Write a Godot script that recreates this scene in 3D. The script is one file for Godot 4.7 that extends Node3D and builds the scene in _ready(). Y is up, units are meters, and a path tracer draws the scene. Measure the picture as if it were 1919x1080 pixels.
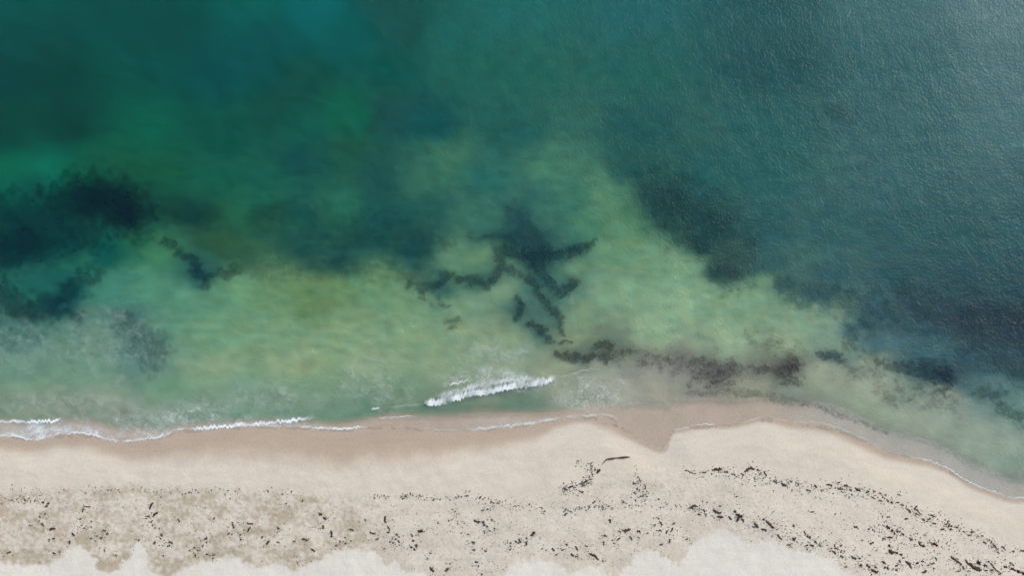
extends Node3D
# A sandy shore seen from a camera 60 m above the water. The survey grid (u, v) is a map of the site: one unit is 0.048 m,
# u runs along the beach (x), v from the open sea towards the land (z).

const S := 0.048
const HEIGHT := 60.0
const GAIN := 1.36            # how bright a white sheet on the ground comes out

var rng := RandomNumberGenerator.new()
var n_big := FastNoiseLite.new()
var n_mid := FastNoiseLite.new()
var n_fine := FastNoiseLite.new()
var n_cell := FastNoiseLite.new()
var n_streak := FastNoiseLite.new()

# ---------------------------------------------------------------- the survey: shoreline and widths, as (u, value) pairs
var shore := PackedVector2Array([Vector2(-400, 835), Vector2(-150, 822), Vector2(0, 818), Vector2(30, 820), Vector2(62, 826), Vector2(85, 823), Vector2(112, 815), Vector2(150, 814), Vector2(172, 817), Vector2(200, 825), Vector2(230, 831), Vector2(262, 827), Vector2(300, 822), Vector2(330, 810), Vector2(350, 806), Vector2(400, 803), Vector2(480, 799), Vector2(530, 801), Vector2(560, 801), Vector2(620, 806), Vector2(660, 805), Vector2(700, 800), Vector2(740, 798), Vector2(790, 805), Vector2(830, 808), Vector2(870, 809), Vector2(920, 805), Vector2(960, 800), Vector2(1000, 795), Vector2(1040, 788), Vector2(1075, 783), Vector2(1110, 781), Vector2(1145, 782), Vector2(1160, 793), Vector2(1175, 808), Vector2(1195, 822), Vector2(1215, 834), Vector2(1232, 841), Vector2(1244, 841), Vector2(1252, 833), Vector2(1257, 816), Vector2(1264, 807), Vector2(1280, 804), Vector2(1300, 799), Vector2(1330, 796), Vector2(1360, 798), Vector2(1400, 790), Vector2(1425, 783), Vector2(1450, 784), Vector2(1480, 790), Vector2(1530, 792), Vector2(1560, 799), Vector2(1600, 815), Vector2(1640, 836), Vector2(1665, 847), Vector2(1700, 856), Vector2(1735, 863), Vector2(1765, 874), Vector2(1790, 888), Vector2(1810, 902), Vector2(1840, 915), Vector2(1870, 926), Vector2(1900, 934), Vector2(1930, 934), Vector2(2100, 985), Vector2(2400, 1060)])
var film_width := PackedVector2Array([Vector2(-300, 30), Vector2(0, 30), Vector2(110, 24), Vector2(200, 28), Vector2(260, 22), Vector2(310, 10), Vector2(400, 6), Vector2(600, 8), Vector2(700, 14), Vector2(800, 24), Vector2(880, 32), Vector2(950, 26), Vector2(1050, 14), Vector2(1100, 20), Vector2(1150, 24), Vector2(1185, 60), Vector2(1240, 92), Vector2(1262, 58), Vector2(1330, 50), Vector2(1400, 42), Vector2(1450, 32), Vector2(1500, 36), Vector2(1600, 40), Vector2(1700, 38), Vector2(1800, 36), Vector2(1919, 32), Vector2(2200, 30)])
var wet_width := PackedVector2Array([Vector2(-300, 22), Vector2(0, 24), Vector2(200, 26), Vector2(330, 45), Vector2(450, 60), Vector2(600, 64), Vector2(740, 66), Vector2(800, 52), Vector2(860, 40), Vector2(960, 32), Vector2(1010, 24), Vector2(1050, 12), Vector2(1090, 10), Vector2(1150, 24), Vector2(1190, 10), Vector2(1250, 5), Vector2(1320, 5), Vector2(1420, 6), Vector2(1480, 12), Vector2(1600, 16), Vector2(1750, 9), Vector2(1919, 8), Vector2(2200, 8)])
var stain_low := PackedVector2Array([Vector2(-300, 1050), Vector2(0, 1046), Vector2(60, 1050), Vector2(110, 1050), Vector2(140, 1020), Vector2(160, 1016), Vector2(187, 1040), Vector2(197, 1062), Vector2(213, 1066), Vector2(240, 1050), Vector2(263, 1017), Vector2(274, 1014), Vector2(287, 1042), Vector2(292, 1062), Vector2(320, 1072), Vector2(337, 1069), Vector2(353, 1057), Vector2(410, 1041), Vector2(447, 1036), Vector2(480, 1052), Vector2(533, 1050), Vector2(555, 1063), Vector2(573, 1053), Vector2(613, 1040), Vector2(653, 1019), Vector2(687, 1028), Vector2(713, 1027), Vector2(729, 1054), Vector2(743, 1040), Vector2(757, 1062), Vector2(797, 1066), Vector2(812, 1090), Vector2(920, 1090), Vector2(947, 1066), Vector2(960, 1048), Vector2(1027, 1043), Vector2(1070, 1062), Vector2(1110, 1052), Vector2(1147, 1073), Vector2(1173, 1050), Vector2(1200, 1026), Vector2(1223, 1026), Vector2(1270, 1050), Vector2(1290, 1016), Vector2(1320, 996), Vector2(1360, 990), Vector2(1400, 1012), Vector2(1440, 1003), Vector2(1467, 1020), Vector2(1540, 1036), Vector2(1580, 1062), Vector2(1625, 1090), Vector2(2200, 1120)])
var stain_top := PackedVector2Array([Vector2(-300, 925), Vector2(0, 922), Vector2(150, 914), Vector2(260, 906), Vector2(330, 914), Vector2(480, 916), Vector2(640, 930), Vector2(860, 932), Vector2(1000, 930), Vector2(1070, 912), Vector2(1150, 895), Vector2(1250, 880), Vector2(1350, 884), Vector2(1440, 902), Vector2(1560, 915), Vector2(1700, 960), Vector2(1919, 1030), Vector2(2200, 1080)])

# colour of the water as seen from above, glint and wave shade painted in: u, v, red, green, blue
var water_tones_a := [  # the paler tones out at high u have the sky glint painted in
	[0, 0, 10, 85, 80], [240, 0, 15, 80, 75], [480, 0, 10, 95, 88], [590, 10, 0, 102, 102], [720, 10, 30, 85, 80], [960, 0, 36, 105, 100], [1200, 0, 38, 100, 102], [1440, 0, 38, 88, 92], [1680, 0, 60, 104, 108], [1919, 0, 84, 118, 122],
	[0, 60, 12, 78, 72], [300, 60, 14, 78, 72], [500, 60, 4, 86, 84], [650, 50, 10, 92, 88], [760, 50, 30, 84, 78], [850, 60, 34, 100, 92],
	[0, 130, 16, 70, 66], [100, 150, 14, 70, 64], [240, 120, 8, 82, 74], [400, 130, 4, 80, 80], [480, 120, 4, 84, 82], [560, 140, 24, 80, 72], [720, 120, 20, 86, 78], [850, 120, 36, 98, 88], [960, 130, 38, 100, 90], [1200, 120, 38, 98, 92], [1440, 120, 36, 84, 88], [1680, 120, 52, 98, 102], [1919, 120, 72, 110, 114],
	[0, 240, 14, 72, 62], [120, 240, 14, 66, 60], [270, 240, 18, 96, 76], [400, 250, 20, 84, 72], [520, 200, 24, 80, 70], [570, 240, 24, 92, 80], [650, 210, 22, 98, 76], [720, 210, 32, 80, 76], [800, 230, 22, 84, 84], [960, 240, 36, 94, 88], [1200, 240, 36, 90, 88], [1440, 240, 40, 94, 94], [1680, 240, 54, 98, 102], [1919, 240, 68, 108, 112],
	[20, 320, 12, 104, 80], [80, 318, 12, 112, 90], [160, 310, 22, 92, 70], [60, 350, 14, 84, 76], [220, 310, 28, 92, 68], [300, 330, 26, 90, 66], [400, 330, 26, 96, 78], [480, 330, 28, 94, 78], [560, 300, 26, 82, 78], [640, 290, 34, 88, 70], [720, 330, 32, 84, 80], [840, 300, 62, 114, 92], [800, 330, 58, 112, 92], [920, 330, 44, 104, 96], [1030, 320, 68, 122, 100], [1000, 350, 56, 108, 98], [1200, 320, 36, 86, 84], [1330, 330, 38, 92, 92], [1440, 330, 40, 94, 94], [1680, 330, 54, 98, 102], [1919, 330, 58, 98, 102]]
var water_tones_b := [
	[300, 390, 26, 74, 62], [370, 400, 24, 70, 64], [430, 390, 40, 100, 74], [480, 375, 32, 100, 80], [560, 400, 32, 92, 84], [640, 390, 44, 108, 86], [720, 400, 30, 86, 82], [800, 390, 38, 90, 84], [900, 400, 60, 112, 96], [960, 410, 50, 98, 94], [1060, 380, 60, 116, 98], [1140, 370, 84, 134, 104], [1180, 400, 76, 122, 92], [1110, 430, 72, 126, 100], [1260, 380, 38, 78, 80], [1330, 420, 36, 78, 82], [1440, 430, 42, 88, 92], [1560, 420, 48, 94, 96], [1680, 430, 46, 90, 94], [1800, 440, 44, 88, 92], [1919, 440, 48, 90, 96],
	[40, 460, 16, 62, 64], [120, 460, 20, 76, 72], [200, 470, 18, 88, 80], [150, 490, 40, 110, 92], [260, 450, 40, 104, 78], [290, 470, 66, 128, 94], [400, 450, 46, 88, 64], [440, 470, 54, 96, 72], [560, 460, 34, 84, 78], [500, 420, 40, 90, 70], [640, 480, 36, 84, 80], [700, 450, 34, 88, 82], [780, 470, 32, 80, 80], [860, 490, 92, 136, 106], [900, 480, 92, 136, 104], [960, 440, 40, 82, 86], [1080, 500, 100, 144, 112], [1150, 470, 96, 142, 110], [1230, 450, 98, 144, 110], [1280, 500, 108, 152, 120], [1440, 500, 46, 86, 92], [1560, 520, 50, 90, 96], [1680, 520, 44, 84, 90], [1800, 530, 42, 78, 86], [1919, 530, 44, 80, 88],
	[70, 540, 36, 102, 92], [130, 540, 22, 84, 84], [110, 575, 22, 74, 80], [200, 540, 66, 132, 112], [280, 540, 74, 138, 112], [360, 550, 84, 142, 114], [440, 540, 94, 146, 110], [520, 535, 98, 140, 100], [580, 560, 96, 132, 90], [620, 540, 98, 136, 92], [700, 530, 96, 142, 104], [760, 560, 106, 148, 112], [860, 560, 112, 152, 120], [940, 550, 116, 154, 122], [1080, 580, 116, 150, 118], [1160, 550, 118, 158, 126], [1280, 560, 126, 164, 132], [1360, 580, 118, 156, 124], [1440, 550, 112, 152, 120], [1500, 600, 122, 158, 128], [1560, 600, 112, 146, 126], [1630, 590, 58, 94, 104], [1720, 600, 52, 84, 94], [1820, 600, 48, 72, 84], [1919, 610, 46, 70, 82],
	[30, 630, 72, 114, 104], [120, 620, 90, 132, 116], [180, 600, 88, 130, 114], [160, 650, 100, 138, 118], [240, 590, 74, 118, 112], [310, 600, 86, 140, 114], [400, 620, 102, 150, 116], [520, 620, 108, 150, 116], [640, 640, 118, 154, 118], [760, 630, 118, 154, 120], [860, 640, 124, 154, 122], [960, 640, 124, 154, 122], [1080, 640, 126, 152, 118], [1220, 620, 130, 164, 132], [1360, 640, 136, 166, 136], [1480, 650, 140, 166, 136], [1580, 640, 122, 150, 128], [1650, 650, 72, 106, 112], [1740, 660, 66, 104, 110], [1840, 680, 52, 84, 94], [1919, 690, 56, 88, 96]]
var water_tones_c := [
	[40, 690, 100, 142, 122], [160, 700, 104, 146, 124], [300, 690, 100, 140, 122], [260, 660, 78, 118, 112], [400, 690, 126, 156, 124], [560, 680, 130, 156, 122], [700, 680, 130, 156, 124], [820, 690, 128, 154, 124], [940, 690, 134, 156, 130], [1060, 690, 136, 154, 126], [1120, 700, 140, 156, 134], [1250, 710, 140, 148, 130], [1400, 720, 146, 156, 136], [1540, 700, 146, 160, 136], [1640, 720, 147, 161, 142], [1760, 760, 136, 156, 140], [1860, 720, 88, 122, 120], [1919, 760, 96, 134, 124],
	[60, 740, 112, 148, 120], [200, 750, 122, 152, 128], [330, 740, 98, 148, 116], [440, 750, 106, 152, 124], [560, 740, 104, 148, 116], [680, 760, 96, 144, 114], [760, 740, 104, 146, 112], [860, 765, 104, 138, 114], [980, 745, 100, 134, 112], [900, 780, 130, 146, 118], [1060, 735, 142, 158, 132], [1150, 740, 150, 160, 138], [1250, 735, 154, 158, 136], [1380, 740, 138, 142, 124], [1500, 740, 130, 146, 128], [1620, 770, 138, 156, 134], [1720, 800, 143, 158, 140], [1840, 840, 138, 156, 140], [1919, 850, 130, 152, 138], [1919, 890, 126, 148, 132],  # the darker tones before the breaker paint its shaded face
	[80, 775, 122, 148, 122], [220, 790, 122, 144, 122], [330, 780, 122, 156, 130], [480, 780, 104, 150, 122], [640, 785, 106, 150, 122], [740, 775, 108, 144, 114]]
var water_tones_d := [
	[180, 365, 18, 48, 50], [242, 405, 20, 42, 48], [830, 532, 58, 98, 92], [900, 526, 62, 102, 94], [1005, 470, 36, 74, 82], [1065, 466, 50, 92, 92], [1015, 530, 62, 104, 98], [1060, 545, 66, 106, 100], [1030, 575, 76, 112, 102], [977, 578, 70, 106, 98], [1010, 616, 78, 110, 102], [378, 515, 40, 88, 88],
	[1085, 670, 84, 98, 96], [1135, 648, 100, 116, 100], [1200, 675, 124, 132, 118], [1280, 686, 116, 120, 112], [1350, 698, 100, 100, 100], [1430, 692, 112, 116, 106], [1475, 694, 92, 88, 90], [1320, 730, 134, 138, 124],
	[1215, 385, 36, 78, 80], [1250, 425, 32, 70, 76], [1300, 460, 32, 70, 76], [1345, 505, 36, 68, 74], [1382, 522, 40, 70, 76], [1165, 420, 84, 134, 102], [1195, 450, 96, 142, 108], [1235, 478, 104, 148, 114], [1290, 500, 110, 154, 120], [1330, 542, 114, 156, 124], [1398, 562, 116, 156, 124], [1426, 535, 104, 146, 112], [1480, 575, 108, 146, 120], [1530, 560, 54, 92, 98], [1470, 535, 50, 88, 94], [1545, 600, 118, 154, 128], [1600, 620, 66, 100, 108], [1770, 706, 38, 62, 78], [1720, 690, 52, 84, 94], [1555, 668, 84, 110, 110], [1690, 720, 122, 146, 128], [1640, 690, 124, 146, 126]]
var tones: Array = []
var tone_grid := PackedColorArray()
const TGW := 131
const TGH := 68

# ---------------------------------------------------------------- small helpers
func lut(table: PackedVector2Array, u: float) -> float:
	var n := table.size()
	if u <= table[0].x: return table[0].y
	if u >= table[n - 1].x: return table[n - 1].y
	var lo := 0
	var hi := n - 1
	while hi - lo > 1:
		var m := (lo + hi) >> 1
		if table[m].x <= u: lo = m
		else: hi = m
	var p0 := table[maxi(lo - 1, 0)]
	var p1 := table[lo]
	var p2 := table[hi]
	var p3 := table[mini(hi + 1, n - 1)]
	var t := (u - p1.x) / (p2.x - p1.x)
	var d := p2.x - p1.x
	var m1 := (p2.y - p0.y) / maxf(p2.x - p0.x, 1.0) * d
	var m2 := (p3.y - p1.y) / maxf(p3.x - p1.x, 1.0) * d
	var t2 := t * t
	var t3 := t2 * t
	return p1.y * (2.0 * t3 - 3.0 * t2 + 1.0) + m1 * (t3 - 2.0 * t2 + t) + p2.y * (3.0 * t2 - 2.0 * t3) + m2 * (t3 - t2)

var lut_cache := {}
func quick(key: String, table: PackedVector2Array, u: float) -> float:     # the same, from a table filled once, one entry per survey unit
	if not lut_cache.has(key):
		var a := PackedFloat32Array()
		a.resize(2800)
		for i in 2800: a[i] = lut(table, i - 440.0)
		lut_cache[key] = a
	var b: PackedFloat32Array = lut_cache[key]
	var x := clampf(u + 440.0, 0.0, 2798.0)
	var k := int(x)
	return lerpf(b[k], b[k + 1], x - k)

func at(u: float, v: float, y := 0.0) -> Vector3:
	var k := (HEIGHT - y) / HEIGHT
	return Vector3((u - 959.5) * S * k, y, (v - 540.0) * S * k)

func lin(c: Color) -> Color:
	return c.srgb_to_linear()

func tint(c: Color, a := 1.0) -> Color:                       # a real-world colour as a vertex colour (stored with gamma, so that dark tones keep their steps)
	return Color(pow(clampf(c.r, 0, 1), 1 / 2.2), pow(clampf(c.g, 0, 1), 1 / 2.2), pow(clampf(c.b, 0, 1), 1 / 2.2), a)

func mixc(a: Color, b: Color, t: float) -> Color:
	return a.lerp(b, clampf(t, 0.0, 1.0))

func tag(o: Node, label := "", category := "", group := "", kind := "") -> void:
	if label: o.set_meta("label", label)
	if category: o.set_meta("category", category)
	if group: o.set_meta("group", group)
	if kind: o.set_meta("kind", kind)

var taken := {}
func numbered(called: String) -> String:
	taken[called] = taken.get(called, -1) + 1
	return called if taken[called] == 0 else "%s_%03d" % [called, taken[called]]

func put(mesh: Mesh, called: String, m: Material, parent: Node = null) -> MeshInstance3D:
	var o := MeshInstance3D.new()
	o.mesh = mesh
	o.material_override = m
	o.name = numbered(called) if parent == null else called
	if parent == null: add_child(o, true)
	else: parent.add_child(o, true)
	return o

func made(v: PackedVector3Array, n: PackedVector3Array, c: PackedColorArray, f: PackedInt32Array) -> ArrayMesh:
	var a := []
	a.resize(Mesh.ARRAY_MAX)
	a[Mesh.ARRAY_VERTEX] = v
	if n.size(): a[Mesh.ARRAY_NORMAL] = n
	if c.size(): a[Mesh.ARRAY_COLOR] = c
	a[Mesh.ARRAY_INDEX] = f
	var me := ArrayMesh.new()
	me.add_surface_from_arrays(Mesh.PRIMITIVE_TRIANGLES, a)
	return me

func paint(rough := 0.9) -> StandardMaterial3D:
	var m := StandardMaterial3D.new()
	m.vertex_color_use_as_albedo = true
	m.vertex_color_is_srgb = true
	m.roughness = rough
	m.metallic_specular = 0.3
	return m

func lines(lo: float, hi: float, step: float, reach: float) -> PackedFloat32Array:   # grid lines: even inside, ever wider towards the horizon
	var out := PackedFloat32Array()
	var far := PackedFloat32Array()
	var d := step
	var p := lo
	while p > lo - reach:
		d *= 1.4
		p -= d
		far.append(p)
	far.reverse()
	out.append_array(far)
	var n := int(round((hi - lo) / step))
	for i in n + 1: out.append(lo + (hi - lo) * i / n)
	d = step
	p = hi
	while p < hi + reach:
		d *= 1.4
		p += d
		out.append(p)
	return out

func sheet(xs: PackedFloat32Array, zs: PackedFloat32Array, ys: PackedFloat32Array, cols: PackedColorArray, keep := PackedByteArray()) -> ArrayMesh:
	var w := xs.size()
	var h := zs.size()
	var v := PackedVector3Array()
	var n := PackedVector3Array()
	v.resize(w * h)
	n.resize(w * h)
	for j in h:
		var ja := maxi(j - 1, 0)
		var jb := mini(j + 1, h - 1)
		for i in w:
			var k := j * w + i
			var ia := maxi(i - 1, 0)
			var ib := mini(i + 1, w - 1)
			v[k] = Vector3(xs[i], ys[k], zs[j])
			n[k] = Vector3(-(ys[j * w + ib] - ys[j * w + ia]) / (xs[ib] - xs[ia]), 1.0, -(ys[jb * w + i] - ys[ja * w + i]) / (zs[jb] - zs[ja])).normalized()
	var f := PackedInt32Array()
	for j in h - 1:
		for i in w - 1:
			var k := j * w + i
			if keep.size() and not (keep[k] or keep[k + 1] or keep[k + w] or keep[k + w + 1]): continue
			f.append_array([k, k + 1, k + w + 1, k, k + w + 1, k + w])
	return made(v, n, cols, f)

# ---------------------------------------------------------------- the site
func seaward(u: float, v: float) -> float:                    # survey units out from the water's edge (negative on the beach)
	return quick("shore", shore, u) - v

var calm := PackedVector2Array()
func calm_shore() -> PackedVector2Array:                      # the shoreline without its tongues of water, which the height of the beach follows
	if calm.is_empty():
		for i in 60:
			var u := -420.0 + i * 50.0
			var sum := 0.0
			for k in 13: sum += lut(shore, u + (k - 6) * 22.0)
			calm.append(Vector2(u, sum / 13.0))
	return calm

func ground(u: float, v: float) -> float:
	var d := seaward(u, v)
	if d > 0.0:
		var w := quick("film", film_width, u)
		var thin := minf(d / w, 1.0)
		var e := maxf(d - w, 0.0)
		return -0.02 * thin - 0.10 * (1.0 - exp(-e / 22.0)) - 0.0045 * e * minf(1.0, 900.0 / maxf(e, 1.0)) + n_mid.get_noise_2d(u * 0.6, v * 0.6) * 0.05 * minf(e / 60.0, 1.0)
	var b := maxf(v - quick("calm", calm_shore(), u), 0.0)
	var from_water := -d
	if from_water < 110.0 and u > 1060.0 and u < 1360.0:      # round the tongue of water: the true distance, so that its banks are round
		for k in 17:
			var du := (k - 8) * 9.0
			var dv := maxf(v - quick("shore", shore, u + du), 0.0)
			from_water = minf(from_water, sqrt(du * du + dv * dv))
	b *= smoothstep(0.0, 60.0, from_water)
	return 0.0032 * minf(b, 600.0) + 0.03 * (1.0 - exp(-b / 20.0)) + (n_big.get_noise_2d(u, v) * 0.05 + n_mid.get_noise_2d(u * 1.5, v * 1.5) * 0.02) * minf(b / 80.0, 1.0)

func tone_at(u: float, v: float) -> Color:                    # colour of the water (linear, as seen) from the tone points near by
	var x := clampf((u + 40.0) / 2000.0 * (TGW - 1), 0.0, TGW - 1.001)
	var y := clampf((v + 40.0) / 1000.0 * (TGH - 1), 0.0, TGH - 1.001)
	var i := int(x)
	var j := int(y)
	var k := j * TGW + i
	return tone_grid[k].lerp(tone_grid[k + 1], x - i).lerp(tone_grid[k + TGW].lerp(tone_grid[k + TGW + 1], x - i), y - j)

func fill_tones() -> void:
	tones = water_tones_a + water_tones_b + water_tones_c + water_tones_d
	var cols: Array[Color] = []
	for t in tones: cols.append(lin(Color8(t[2], t[3], t[4])))
	tone_grid.resize(TGW * TGH)
	for j in TGH:
		for i in TGW:
			var u := i * 2000.0 / (TGW - 1) - 40.0
			var v := j * 1000.0 / (TGH - 1) - 40.0
			var c := Color(0, 0, 0, 0)
			var total := 0.0
			for k in tones.size():
				var du: float = (tones[k][0] - u)
				var dv: float = (tones[k][1] - v) * 1.35
				var q := du * du + dv * dv
				var w := 1.0 / pow(q + 500.0, 2.0)
				c += cols[k] * w
				total += w
			tone_grid[j * TGW + i] = c / total

const SEABED := Color(0.42, 0.385, 0.28)
const PANE := 0.22            # share of the surface sheet that is the water's own colour

func murk_at(u: float, v: float) -> Array:                    # [opacity of one of the three layers of cloudy water, colour of the cloudy water with the painted glint and wave shade]
	var d := seaward(u, v)
	var w := quick("film", film_width, u)
	var e := d - w * 0.8
	var east := smoothstep(1280.0, 1400.0, u)
	var wu := u + n_big.get_noise_2d(u * 1.3, v * 1.3 + 900.0) * 18.0 + n_mid.get_noise_2d(u, v + 400.0) * 10.0
	var wv := v + n_big.get_noise_2d(u * 1.3 + 700.0, v * 1.3) * 14.0 + n_mid.get_noise_2d(u + 300.0, v) * 9.0
	var seen := tone_at(wu, wv)
	var wisp := 1.0 + n_streak.get_noise_2d(u * 0.55 + v * 0.12, v * 1.5) * 0.15 + n_mid.get_noise_2d(u * 1.2, v * 1.2) * 0.11 + n_fine.get_noise_2d(u * 0.8, v * 1.2) * 0.05
	var white := GAIN
	var a := 0.5 * (1.0 - exp(-maxf(e, 0.0) / 48.0))
	if u > 1400.0:                                            # the little step at the foot of the steeper beach
		var step := exp(-pow((e - 12.0) / 9.0, 2.0)) * smoothstep(1400.0, 1480.0, u)
		a += 0.10 * step
		wisp *= 1.0 - 0.22 * step
	var through := (1.0 - PANE) * (1.0 - PANE)
	var b := 1.0 - a
	var share := PANE + through * a * (1.0 + b * b + b * b * b * b)
	var bed := through * pow(b, 6.0)
	var mid := smoothstep(60.0, 160.0, e) * (1.0 - smoothstep(680.0, 900.0, e))
	var drift := n_streak.get_noise_2d(u * 0.8 + 210.0 + v * 0.3, v * 2.0) + 0.6 * n_fine.get_noise_2d(u * 0.35, v * 0.9 + 33.0)
	wisp *= 1.0 + 0.16 * mid * drift
	var hue := mid * (n_mid.get_noise_2d(u * 0.9 + 800.0, v * 1.5) + 0.5 * drift)
	seen = Color(seen.r * (1.0 + 0.14 * hue), seen.g, seen.b * (1.0 - 0.09 * hue))
	var surf := (1.0 - smoothstep(40.0, 100.0, e)) * (1.0 - east)
	var grey := seen.r * 0.3 + seen.g * 0.5 + seen.b * 0.2
	seen = mixc(seen, Color(grey * 0.95, grey * 1.02, grey * 0.9), 0.35 * surf)
	seen = mixc(seen, Color(seen.g * 0.62 + seen.r * 0.38, seen.g * 0.98, seen.b), 0.10 * smoothstep(0.15, 0.3, seen.g))
	var r := Color(0, 0, 0)
	r.r = (seen.r * wisp / white - bed * SEABED.r) / share
	r.g = (seen.g * wisp / white - bed * SEABED.g) / share
	r.b = (seen.b * wisp / white - bed * SEABED.b) / share
	var pale := smoothstep(0.09, 0.30, seen.g)               # silt near the surface scatters more than one pass of light tells
	r.r *= lerpf(1.0, 1.26, pale)
	r.g *= lerpf(1.05, 1.13, pale)
	r.b *= lerpf(1.0, 1.13, pale)
	r = r.clamp(Color(0.001, 0.02, 0.02), Color(0.55, 0.55, 0.5))
	var wet := mixc(Color(0.46, 0.38, 0.31), Color(0.43, 0.40, 0.35), smoothstep(1420.0, 1560.0, u))
	r = mixc(wet, r, smoothstep(-8.0 - 12.0 * east, 20.0 + 10.0 * east, e))
	r.a = 1.0
	return [a, r]

# ---------------------------------------------------------------- waves on the open water
var wave_k := PackedVector2Array()
var wave_a := PackedFloat32Array()
var wave_p := PackedFloat32Array()
func make_waves() -> void:
	for i in 34:
		var len_ := 0.42 * pow(6.0, pow(i / 33.0, 2.0))
		var dir := deg_to_rad(128.0 + rng.randfn(0.0, 46.0))
		var k := TAU / len_
		wave_k.append(Vector2(cos(dir), sin(dir)) * k)
		wave_a.append(0.017 / k * rng.randf_range(0.6, 1.3))
		wave_p.append(rng.randf() * TAU)

func swell(x: float, z: float) -> float:
	var y := 0.0
	for i in 34: y += wave_a[i] * sin(wave_k[i].x * x + wave_k[i].y * z + wave_p[i])
	return y

# the one wave that breaks, and how far (u, v) lies before (+) or behind (-) its crest
var crest := PackedVector2Array([Vector2(760, 768), Vector2(792, 757), Vector2(825, 754), Vector2(850, 748), Vector2(900, 736), Vector2(950, 727), Vector2(1000, 718), Vector2(1045, 709), Vector2(1090, 700)])
func breaker(u: float, v: float) -> float:
	if u < 740.0 or u > 1100.0: return 0.0
	var e := v - lut(crest, u)
	var strong := smoothstep(750.0, 830.0, u) * (1.0 - smoothstep(1000.0, 1080.0, u))
	return 0.34 * strong * (exp(-pow(e / 7.0, 2.0)) if e > 0.0 else exp(-pow(e / 26.0, 2.0)))

func water_level(u: float, v: float) -> float:
	var e := seaward(u, v) - quick("film", film_width, u)
	return swell((u - 959.5) * S, (v - 540.0) * S) * clampf(0.03 + e / 170.0, 0.03, 1.0) + breaker(u, v)

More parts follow.
